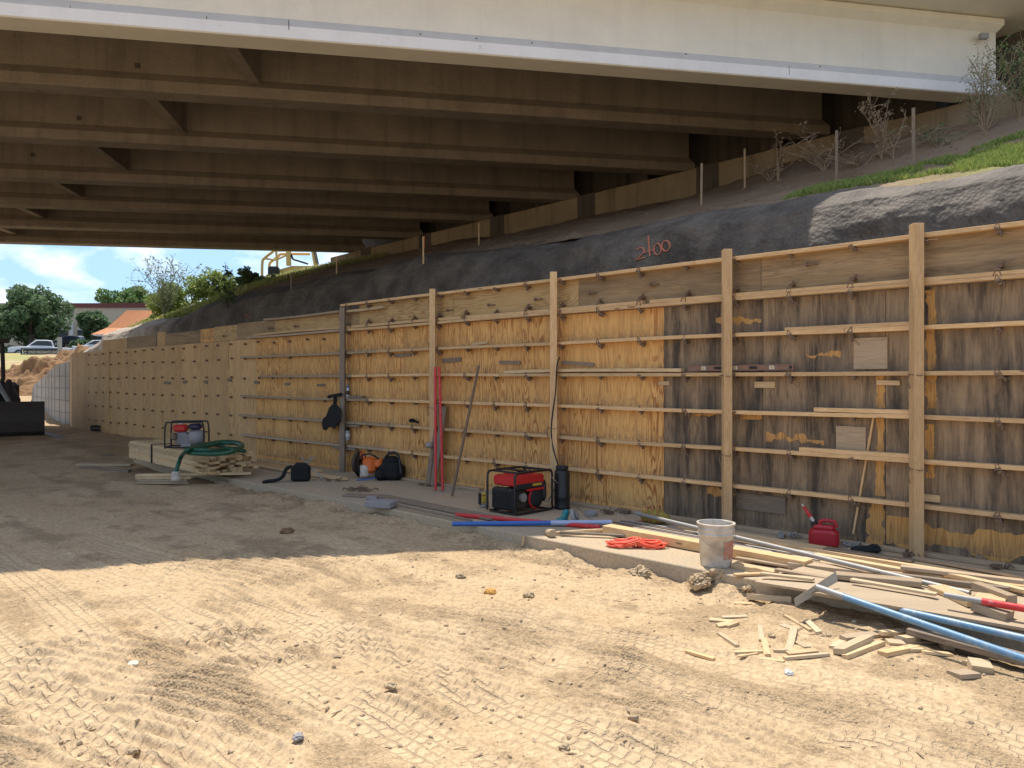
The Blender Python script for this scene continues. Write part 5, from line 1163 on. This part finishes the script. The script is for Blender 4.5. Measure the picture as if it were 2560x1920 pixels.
MB().rbox((-.75,2.7,1.3),(.6,.5,.5),.06).build('seat',M_rub,dz)
Rz=Matrix.Rotation(-dz.rotation_euler.z,3,'Z')
def dl(u,v,Y): return Rz@(Vector(((u-CX)/F*Y,Y,CZ+(HV-v)/F*Y))-c)
mb=MB();mb.tube([dl(38,1030,21.6),dl(34,1000,21.7),dl(24,975,21.9),dl(22,950,22)],[.14,.17,.14,.06],8);mb.rbox(dl(12,990,22.2),(.7,.6,.8),.1);mb.build('radiator_housing',M_dozer,dz)
MB().tube([dl(28,1015,21.3),dl(10,985,21.4),dl(-5,960,21.5)],.06,8).build('hydraulic_arm',M_steel,dz)
mb=MB();mb.tube([dl(2,960,22),dl(8,945,22),dl(7,900,22),dl(5,862,22),dl(2,850,22)],.055,8);mb.rbox(dl(-2,852,22),(.5,.3,.12),.03);mb.build('guard_bar',M_dozer,dz)
# ------------------------------------------------------------------ DIRT PILE
def mound(name,cx,cy,rx,ry,h,m,lab,rot=0,cat='dirt pile',n=150):
    a=np.linspace(-1.15,1.15,n);U,V=np.meshgrid(a,a);r=np.sqrt(U*U+V*V)
    hh=h*np.clip(1-r,0,1)**.85*(1+.25*fbm(U*3+5,V*3,3))+.9*(np.abs(fbm(U*6,V*6,4,.65))-.15)*ss(1.05,.8,r)-.4*ss(1.,1.15,r)
    x=U*rx;y=V*ry;X_=cx+x*math.cos(rot)-y*math.sin(rot);Y_=cy+x*math.sin(rot)+y*math.cos(rot);base=zground(np.array([cx]),np.array([cy]))[0]
    o=gridmesh(name,X_,Y_,hh+far_ramp(Y_)-.1,m);tag(o,lab,cat);return o
mound('dirt_pile',-22.6,40.5,6.0,4.2,2.05,M_pile,'long heap of reddish brown excavated dirt behind the end of the concrete wall',R(20))
# ------------------------------------------------------------------ far background
def FP(u,v,Y): return Vector(((u-CX)/F*Y,Y,CZ+(HV-v)/F*Y))
def tree(name,c,h,wd,m,lab,seed,nl=9000,ls=.16,trunk=.25,grp=None,low=.12,cat='tree'):
    r=np.random.RandomState(seed);t_=thing(name,lab,cat,c,group=grp);mb=MB();limbs=[];rr=random.Random(seed)
    top=h*.75;mb.tube([(0,0,0),(.05*wd*.2,0,h*trunk),(0,.03,top)],[wd*.035,wd*.028,wd*.008],8)
    for k in range(9):
        z=h*trunk+(top-h*trunk)*k/10;a=rr.uniform(0,6.28);l=wd*.36*(1-.4*k/9);e=Vector((math.cos(a)*l,math.sin(a)*l,z+l*.6));mb.tube([(0,0,z),e*.5+Vector((0,0,z*.45)),e],[wd*.014,wd*.01,wd*.004],5);limbs.append(e)
    mb.build('trunk',M_bark,t_)
    nc=46;cc=r.normal(0,1,(nc,3));cc/=np.linalg.norm(cc,axis=1)[:,None];cc*=(r.rand(nc,1)**.33);cc*=np.array([wd*.42,wd*.42,h*(1-low)*.42]);cc[:,2]+=h*(low+(1-low)*.52)
    cs=wd*r.uniform(.07,.15,nc);idx=r.randint(0,nc,nl);d=r.normal(0,1,(nl,3));d/=np.linalg.norm(d,axis=1)[:,None];p=cc[idx]+d*(cs[idx]*r.rand(nl)**.4)[:,None]
    u=r.normal(0,1,(nl,3));u/=np.linalg.norm(u,axis=1)[:,None];w=np.cross(u,r.normal(0,1,(nl,3)));w/=np.linalg.norm(w,axis=1)[:,None];s=(ls*r.uniform(.6,1.4,nl))[:,None]
    co=np.stack([p-u*s,p+w*s*.5,p+u*s,p-w*s*.5],1).reshape(-1,3);quads('crown',co,m,t_);return t_
def tr(u,vb,vt,Y,wpx,m,name,lab,seed,**k):
    c=FP(u,vb,Y);tree(name,tuple(c),(vb-vt)/F*Y,wpx/F*Y,m,lab,seed,**k)
tr(75,885,722,95,190,M_lfD,'oak_tree','large dark green round tree left of the white pickup',1,nl=12000,ls=.26)
tr(-30,885,745,98,110,M_lfD,'oak_tree','dark tree cut off by the left edge of the photo',2,ls=.26)
tr(238,868,772,108,90,M_lfD,'oak_tree','low dark tree between the tan building and the orange roof',3,ls=.25)
tr(322,850,716,150,170,M_lfM,'broadleaf_tree','wide bright green tree behind the orange roofed building',4,ls=.4)
tr(205,885,852,92,62,M_lfD,'hedge_shrub','clipped low hedge beside the parked cars',5,nl=3500,ls=.2,low=0,cat='shrub')
tr(20,900,868,92,60,M_lfD,'hedge_shrub','low shrub at the foot of the large dark tree',6,nl=3000,ls=.2,low=0,cat='shrub')
def onemb(u,v): return hit(u,v,22,60)
for (x,y,w_,h_,m,nm,lab,sd,nl,ls) in ((-15.6,35.6,2.8,2.3,M_lfY,'shrub','yellow green bushy shrub at the brow of the slope beside the orange roof',11,7000,.07),(-14.0,36.0,2.6,1.8,M_lfY,'shrub','lower yellow green shrub right of the bushy one on the slope',12,5000,.07),(-16.9,36.2,1.4,1.3,M_lfY,'shrub','small yellow green shrub overhanging the dirt bank in front of the orange roof',13,4000,.07),
    (-9.75,28.7,1.1,1.15,M_lfD,'vine_mound','dense dark green vine mound on the shaded brow of the slope',14,3800,.06),(-8.95,28.3,1.1,.55,M_lfD,'vine_mound','low dark green vine spreading right of the mound',15,1600,.06)):
    t,o=to((x,y));z=float(zemb(np.array(o),np.array(t)))-.15;tree(nm,(x,y,z),h_,w_,m,lab,sd,nl=nl,ls=ls,low=0,cat='shrub' if nm=='shrub' else 'vine')
# twiggy plants
def twigs(name,c,h,w,n,m,lab,seed,leaf=None,lean=(0,0),cat='dry weed',r0=.006,nl=0,ls=.02,grp=None):
    rr=random.Random(seed);t_=thing(name,lab,cat,tuple(c),group=grp);mb=MB();pts_=[]
    for k in range(n):
        a=rr.uniform(0,6.28);sp=w*rr.uniform(.15,1);hh=h*rr.uniform(.55,1);P_=[Vector((0,0,0))]
        for j in range(1,6):
            f=j/5;P_.append(Vector((math.cos(a)*sp*f**1.3+lean[0]*f+rr.uniform(-.06,.06)*w,math.sin(a)*sp*f**1.3+lean[1]*f+rr.uniform(-.06,.06)*w,hh*f**.85)))
        mb.tube(P_,[r0*(1-.16*j) for j in range(6)],4,False);pts_+=P_[2:]
        for j in range(5):
            b=P_[rr.randint(1,5)];e=b+Vector((rr.uniform(-1,1)*w*.35,rr.uniform(-1,1)*w*.35,rr.uniform(.0,1)*h*.25));mid=b.lerp(e,.5)+Vector((rr.uniform(-.1,.1)*w*.3,0,.02));mb.tube([b,mid,e],[r0*.5,r0*.4,r0*.25],3,False);pts_+=[e,mid]
    mb.build('stems',m,t_)
    if nl:
        r=np.random.RandomState(seed);P2=np.array([tuple(p) for p in pts_]);p=P2[r.randint(0,len(P2),nl)]+r.normal(0,.04*w+.01,(nl,3));u=r.normal(0,1,(nl,3));u/=np.linalg.norm(u,axis=1)[:,None];v=np.cross(u,r.normal(0,1,(nl,3)));v/=np.linalg.norm(v,axis=1)[:,None];s=(ls*r.uniform(.5,1.4,nl))[:,None]
        quads('leaves',np.stack([p-u*s,p+v*s*.5,p+u*s,p-v*s*.5],1).reshape(-1,3),leaf or m,t_)
    return t_
twigs('tall_weed',Vector((-15.4,34.2,4.35)),2.6,1.6,26,M_lfW,'tall wispy pale green weed against the sky on the slope brow',21,M_lfW,r0=.02,nl=1500,ls=.05,cat='weed')
twigs('vine_weed',onemb(690+60,0+745) if False else hit(752-20,748-8) ,.8,.6,5,M_bark,'small dark leafy weed left of the vine mound',22,M_lfD,nl=350,ls=.05,cat='weed') if False else None
c=hit(668-98,800-28);twigs('leafy_weed',c,1.1,.7,6,M_bark,'thin dark leafy weed leaning on the brow left of the vine mound',22,M_lfD,nl=420,ls=.05,cat='weed',r0=.012)
for (u,v,h,w,n,lab,sd,nl,lf) in ((1945,450,1.15,.3,3,'tall thin dry weed left of the grey stake at the grass end',31,90,None),(1925,452,.6,.7,7,'low sprawling dry brush on the bare soil',32,60,None),(2060,425,.8,.9,12,'tangled dry brush behind the stake at the grass end',33,200,None),
    (2205,400,1.15,.35,8,'tall dry weed with curled leaves between the two tallest stakes',34,420,None),(2235,398,1.05,.6,7,'leaning reddish dry weed left of the tallest stake',35,250,None),(2150,415,.45,1.0,10,'low reddish dry tangle on the soil behind the green grass',36,200,None),
    (2340,372,.5,.8,9,'dark leafy weed clump right of the tallest stake',37,350,M_lfD),(2462,330,1.35,.75,22,'large grey green wispy bush in front of the end of the white girder',38,1300,M_lfW),(2550,290,1.3,.6,14,'green wispy bush cut off by the right edge',40,1500,M_lfM)):
    twigs('weed_bush' if nl>800 else 'dry_weed',hit(u,v)-Vector((0,0,.05)),h,w,n,M_twig,lab,sd,lf or M_twig,nl=nl,ls=.022,cat='bush' if nl>800 else 'dry weed',r0=.012)
# grass
def grass(name,pts,h,m,seed,wd=.006,label=None):
    r=np.random.RandomState(seed);n=len(pts);a=r.uniform(0,6.28,n);hh=h*r.uniform(.4,1.2,n);ln=r.uniform(.1,.6,n)*hh;b=r.uniform(0,6.28,n)
    p=np.array(pts);sx=np.stack([np.cos(a),np.sin(a),0*a],-1)*wd;tip=p+np.stack([np.cos(b)*ln,np.sin(b)*ln,hh],-1);mid=p+np.stack([np.cos(b)*ln*.3,np.sin(b)*ln*.3,hh*.6],-1)
    o=quads(name,np.stack([p-sx,p+sx,mid+sx*.7,tip,],1).reshape(-1,3),m);o2=o;tag(o,kind='stuff');return o
r=np.random.RandomState(9)
def scat(n,t0,t1,o0,o1,thr,sc=1.):
    t=r.uniform(t0,t1,n);o=r.uniform(o0,o1,n);k=(fbm(t*sc,o*sc+3,3)+.5)>thr;t,o=t[k],o[k];z=zemb(o,t)-.02+.05*fbm(t*2.5,o*2.5,3);return np.stack([W0.x+dv.x*t+bv.x*o,W0.y+dv.y*t+bv.y*o,z],-1)
# green band near the right, bounded by the shotcrete edge
P1=scat(120000,-3.5,3.9,3.55,8.4,.2);tt=(P1[:,0]-W0.x)*dv.x+(P1[:,1]-W0.y)*dv.y;oo=(P1[:,0]-W0.x)*bv.x+(P1[:,1]-W0.y)*bv.y
k=(oo<4.9+3.6*ss(3.6,-.5,tt)+.3*fbm(tt*1.2,oo,2))&(oo>3.55+.25*ss(0,3,tt));grass('grass',P1[k],.11,M_grass,1)
P2=np.concatenate([scat(40000,21.0,35,3.4,9,.22,.6),scat(9000,24.5,40,8,14,.3,.4)]);P2[:,2]=np.maximum(P2[:,2],-5);grass('grass',P2,.22,M_dry,2,.014)
P3=scat(16000,22,33.5,3.3,7,.42,.6);grass('grass',P3,.24,M_grass,3,.012)
# --- pickup and cars
def car(u,v,Y,ln,rz,m,lab,kind,name):
    c=FP(u,v,Y);t_=thing(name,lab,kind,tuple(c),rz);w_=1.9;L2=ln/2
    if kind=='pickup': pr=[(-L2,.55),(-L2,1.02),(-L2+1.9,1.05),(-L2+1.95,1.1),(-L2+2.25,1.1),(L2-1.6,1.12),(L2-.2,1.02),(L2,.9),(L2,.45),(-L2+.1,.42)];cab=[(-L2+1.95,1.08),(-L2+2.15,1.78),(-L2+2.6,1.86),(L2-2.5,1.84),(L2-1.65,1.1)]
    else: pr=[(-L2,.4),(-L2,.95),(-L2+.6,1.0),(L2-1.2,.98),(L2-.1,.8),(L2,.6),(L2,.35)];cab=[(-L2+.2,.98),(-L2+.7,1.5),(-L2+1.3,1.6),(L2-2.,1.55),(L2-1.1,.98)]
    MB().prism(pr,-w_/2,w_/2,lambda x,y,w:Vector((x,w,y))).build('body',m,t_,bevel=.06);MB().prism(cab,-w_/2+.14,w_/2-.14,lambda x,y,w:Vector((x,w,y))).build('cab',m,t_,bevel=.05)
    cx_=sum(p[0] for p in cab)/5;cz=sum(p[1] for p in cab)/5;sh=[((x-cx_)*.82+cx_,(y-cz)*.68+cz) for x,y in cab]
    MB().prism(sh,-w_/2+.12,w_/2-.12,lambda x,y,w:Vector((x,w,y))).build('side_window',M_glass,t_)
    (xa,ya),(xb,yb)=cab[-2],cab[-1];MB().add([(xa+.08,-.68,ya-.06),(xa+.08,.68,ya-.06),(xb+.05,.76,yb+.02),(xb+.05,-.76,yb+.02),(xa-.2,-.6,ya-.1),(xa-.2,.6,ya-.1),(xb-.3,.6,yb+.02),(xb-.3,-.6,yb+.02)],[(0,1,2,3),(4,5,6,7),(0,1,5,4),(2,3,7,6),(0,3,7,4),(1,2,6,5)],False).build('windscreen',M_glass,t_)
    for x in (-L2+.95,L2-.95):
        for s_ in (-1,1):
            wh=MB().lathe([(.2,-.12),(.38,-.11),(.39,0),(.38,.11),(.2,.12)],(x,s_*(w_/2-.08),.38),18,Matrix.Rotation(R(90),3,'X')).build('wheel',M_rub,t_);MB().lathe([(.02,-.125),(.22,-.125),(.22,.125),(.02,.125)],(x,s_*(w_/2-.08),.38),14,Matrix.Rotation(R(90),3,'X')).build('rim',M_steel,wh)
    for s_ in (-1,1): MB().rbox((L2-.01,s_*.72,.82),(.1,.34,.16),.02).build('headlight',M_plastic,t_)
    MB().rbox((L2+.0,0,.78),(.08,1.0,.26),.02).build('grille',M_steel,t_);MB().rbox((L2+.02,0,.5),(.14,1.85,.18),.03).build('bumper',M_steel,t_)
    return t_
car(105,893,84,6.2,R(188+25),M_car,'white pickup truck parked behind the dark sign','pickup','pickup_truck')
car(243,886,86,4.6,R(200),M_car2,'silver car half hidden behind the dirt pile','car','parked_car')
car(190,868,112,4.6,R(185),M_car,'white car parked under the tan building','car','parked_car')
car(172,868,108,4.4,R(185),M_black,'dark car parked beside the hedge','car','parked_car')
# --- sign
c=FP(104,895,72);c.z=float(far_ramp(72));sg=thing('business_sign','dark business sign reading JONES INSURANCE GROUP beside the lawn','sign',tuple(c),0)
zc_=CZ+(HV-881)/F*72-c.z;MB().box((0,0,zc_),(3.85,.14,.78)).build('panel',M_sign,sg);MB().box((0,-.0,zc_-.45),(3.9,.12,.1)).build('frame_rail',M_plastic,sg)
for s_ in (-1.9,1.9): MB().box((s_,0,(zc_-.3)/2),(.1,.1,zc_-.3)).build('leg',M_steel,sg)
FT=Matrix(((1,0,0),(0,0,-1),(0,1,0))).to_4x4()
text('JONES INSURANCE GROUP',.36,M_lett,sg,Matrix.Translation((.32,-.085,zc_))@FT,sx=.68);text('J',.62,M_lett,sg,Matrix.Translation((-1.72,-.085,zc_+.03))@FT,name='emblem');text('G',.46,M_lett,sg,Matrix.Translation((-1.50,-.085,zc_-.06))@FT,name='emblem')
c=FP(149,893,70);c.z=float(far_ramp(70));po=thing('sign_post','pale narrow upright sign at the right end of the dark sign','sign',tuple(c));h_=CZ+(HV-843)/F*70-c.z
MB().box((0,0,h_*.5+.3),(.36,.12,h_-.6)).build('panel',M_steel,po);MB().box((-.1,0,.3),(.06,.06,.6)).build('leg',M_steel,po);MB().box((.1,0,.3),(.06,.06,.6)).build('leg',M_steel,po)
# traffic cone
c=FP(62,932,47);c.z=float(far_ramp(47))+.12;co=thing('traffic_cone','orange traffic cone at the foot of the dirt pile','traffic cone',tuple(c))
MB().lathe([(.13,.03),(.03,.72),(.01,.73)],n=16).build('cone',M_orange,co);MB().box((0,0,.015),(.36,.36,.03)).build('base',M_orange,co)
MB().lathe([(.095,.3),(.075,.42)],n=16,cap=False).build('band',M_plastic,co)
# low wall at left behind lawn
o=MB().box((-66,84,5.0),(14,.4,.9)).build('stone_wall',M_rust);tag(o,'low dark stone wall behind the lawn left of the pickup','wall')
# --- buildings
bA=thing('orange_roof_building','small building with a steep orange metal roof and a blue mural wall','building',tuple(FP(300,875,92)),R(0))
def bx(n_,c,sz,m,par,lab=None,**k):
    o=MB().box(c,sz).build(n_,m,par,**k)
    if lab:o['label']=lab
    return o
ze=(875-840)/F*92
bx('wall',(1.2,3.2,ze/2),(7.0,6,ze),M_mural,bA);bx('eave',(1.2,3.2,ze+.08),(8.4,7.2,.16),M_car,bA)
mb=MB();zr=(875-772)/F*92;x0,x1=-3.2,5.6;lo=[(x0,-.5,ze+.16),(x1,-.5,ze+.16),(x1,7,ze+.16),(x0,7,ze+.16)];mid=[(-1.9,.6,ze+1.0),(4.6,.6,ze+1.0),(4.6,6,ze+1.),(-1.9,6,ze+1.)];hi=[(-.25,2.2,zr),(4.,2.2,zr),(4.,4.6,zr),(-.25,4.6,zr)]
mb.add(lo+mid+hi,[(i,(i+1)%4,4+(i+1)%4,4+i) for i in range(4)]+[(4+i,4+(i+1)%4,8+(i+1)%4,8+i) for i in range(4)]+[(8,9,10,11)],False)
for k in range(16):
    f=k/15;a=Vector(lo[0]).lerp(Vector(lo[1]),f);b=Vector(mid[0]).lerp(Vector(mid[1]),f);c_=Vector(hi[0]).lerp(Vector(hi[1]),f);mb.tube([a,b,c_],.035,4)
for k in range(1,8):
    f=k/8;a=Vector(lo[3]).lerp(Vector(lo[0]),f);b=Vector(mid[3]).lerp(Vector(mid[0]),f);c_=Vector(hi[3]).lerp(Vector(hi[0]),f);mb.tube([a,b,c_],.035,4)
mb.build('roof',M_roof,bA)
bB=thing('tan_building','long tan commercial building with a maroon band along its top','building',tuple(FP(190,880,132)))
zt=(880-768)/F*132
bx('wall',(-6,6,zt/2),(40,12,zt),M_tan,bB);bx('parapet_band',(-6,5.9,zt+.3),(40.4,12.2,.75),M_maroon,bB)
for k in range(12):
    x=-22+3.3*k;w_=bx('window',(x,-.05,zt*.36),(1.6,.12,2.0),M_glass,bB);bx('window_frame',(0+x,-.12,zt*.36+1.05),(1.8,.1,.12),M_plastic,w_)
for k in range(5): bx('column',(-20+6.5*k,-.3,zt*.33),(.6,.6,zt*.66),M_plastic,bB)
bx('lamp',(-.9,-.15,zt*.62),(.3,.3,.9),M_black,bB)
bC=thing('low_building','low tan building glimpsed behind the trees at the left edge','building',tuple(FP(-10,885,115)));bx('wall',(-6,4,2.6),(14,8,5.2),M_tan,bC);bx('roof_edge',(-6,4,5.35),(14.4,8.4,.3),M_bark,bC);bx('window',(-1.5,-.05,2.),(3,.12,1.5),M_glass,bC)
# --- machine on the embankment
Ym=38.;c=FP(712,694,Ym);mc=thing('drilling_machine','yellow construction machine with a bent tube frame on top of the far embankment','construction machine',tuple(c))
def mp(u,v,y=0.): return FP(u,v,Ym)+Vector((0,y,0))-c
for y in (0,1.1):
    MB().tube(smooth([mp(655,694,y),mp(656,655,y),mp(662,645,y),mp(680,631,y),mp(690,626,y),mp(760,626,y)],5),.07,8).build('frame_tube',M_yelm,mc)
MB().tube([mp(657,646),mp(690,650),mp(725,634)],.05,6).tube([mp(690,626),mp(693,650),mp(693,690)],.06,6).build('brace',M_yelm,mc)
MB().tube([mp(721,622),mp(722,664)],.13,8).build('mast_post',M_yelm,mc)
MB().tube([mp(780,625,.3),mp(786,662,.3)],.12,8).build('mast_post',M_yelm,mc)
mb=MB();mb.tube([mp(785,628),mp(792,660)],.03,5);mb.tube([mp(789,628),mp(796,660)],.03,5)
for k in range(6): mb.tube([mp(785+k*1.4,630+k*6),mp(790+k*1.4,630+k*6)],.02,4)
mb.build('ladder',M_black,mc)
mb=MB();mb.prism([(655,696),(665,686),(700,672),(728,664),(800,664),(805,700)],0,1.4,lambda x,y,w:mp(x,y,w+.1));mb.build('hood',M_yelm,mc)
MB().tube(smooth([mp(728,636),mp(733,648),mp(745,652),mp(770,660)],4),.05,6).build('hydraulic_hose',M_rub,mc)
mb=MB();mb.rbox(mp(686,680,-.1),(.5,.4,.5),.06);mb.build('seat',M_rub,mc)
MB().rbox(mp(728,705,.8),(3.2,1.8,.5),.1).build('undercarriage',M_dozer,mc)

# dry twigs, straw and bark bits strewn over the dirt
r=np.random.RandomState(21);n=900;x=r.uniform(-5,4,n);y=2.9+r.rand(n)**1.2*7;t=(x-W0.x)*dv.x+(y-W0.y)*dv.y;o=(x-W0.x)*bv.x+(y-W0.y)*bv.y
k=(o<-2.0)&(r.rand(n)<np.clip(.25+.6*ss(-3.6,-2.1,o)+fbm(x,y,2),0,1));x,y=x[k],y[k];n=len(x);z=zground(x,y)+.004;a=r.uniform(0,6.28,n);l=r.uniform(.006,.035,n);w=r.uniform(.0015,.006,n)
p=np.stack([x,y,z],-1);u=np.stack([np.cos(a),np.sin(a),r.uniform(-.1,.2,n)],-1)*l[:,None];v=np.stack([-np.sin(a),np.cos(a),0*a],-1)*w[:,None];h=np.array([0,0,.004])
co=np.concatenate([np.stack([p-u-v,p+u-v,p+u+v,p-u+v],1)+h,np.stack([p-u-v,p+u-v,p+u-v+h,p-u-v+h],1)]).reshape(-1,3)
tag(quads('debris',co,M_twig),kind='stuff')

# loose stones on the soil slope
n=2600;t=r.uniform(-3,24,n);o=3.5+r.rand(n)*5.6;z=zemb(o,t)+.05*fbm(t*2.5,o*2.5,3)+.0;sz=.008+.05*r.rand(n)**5
rng=np.random.RandomState(8);tag(stones('gravel',np.stack([W0.x+dv.x*t+bv.x*o,W0.y+dv.y*t+bv.y*o,z],-1),sz,M_slope),kind='stuff')
# more thin boards in the tangle right of the bucket
pl(c6(930,440),c6(1500,520),.06,.07,.09,.02,M_grey,'thin weathered lath leaning across the longest pale plank')
pl(c6(620,575),c6(1000,640),.06,.09,.06,.02,M_dusty,'thin dusty lath lying across the smaller plywood piece')
pl(c6(1250,590),c6(2120,700),.09,.11,.05,.025,M_grey,'narrow weathered batten lying along the back of the large plywood sheet')
pl(c6(1500,500),c6(2300,640),.075,.08,.07,.02,M_dusty,'thin dusty strip on top of the longest pale plank')
pl(c6(1700,600),c6(2250,720),.10,.10,.06,.03,M_pine2,'pale lath near the right edge between the plank and the plywood sheet')

pl(c6(360,500),c6(900,585),.03,.03,.05,.02,M_dusty,'thin dusty lath at the foot of the thick timber right of the bucket')
pl(c6(520,600),c6(860,640),.075,.10,.045,.02,M_dust2,'short pale lath on the small plywood piece left of the placer blade')
pl(c6(1100,640),c6(1650,735),.11,.115,.05,.02,M_dust2,'thin pale lath lying loose in the middle of the large plywood sheet')
pl(c6(1420,560),c6(2212,655),.11,.11,.07,.03,M_dusty,'dusty batten crossing the planks below the rightmost post')
pl(c6(1480,960),c6(2350,1190),-.05,-.08,.14,.04,M_grey,'grey plank half buried in dirt under the edge of the large plywood sheet')
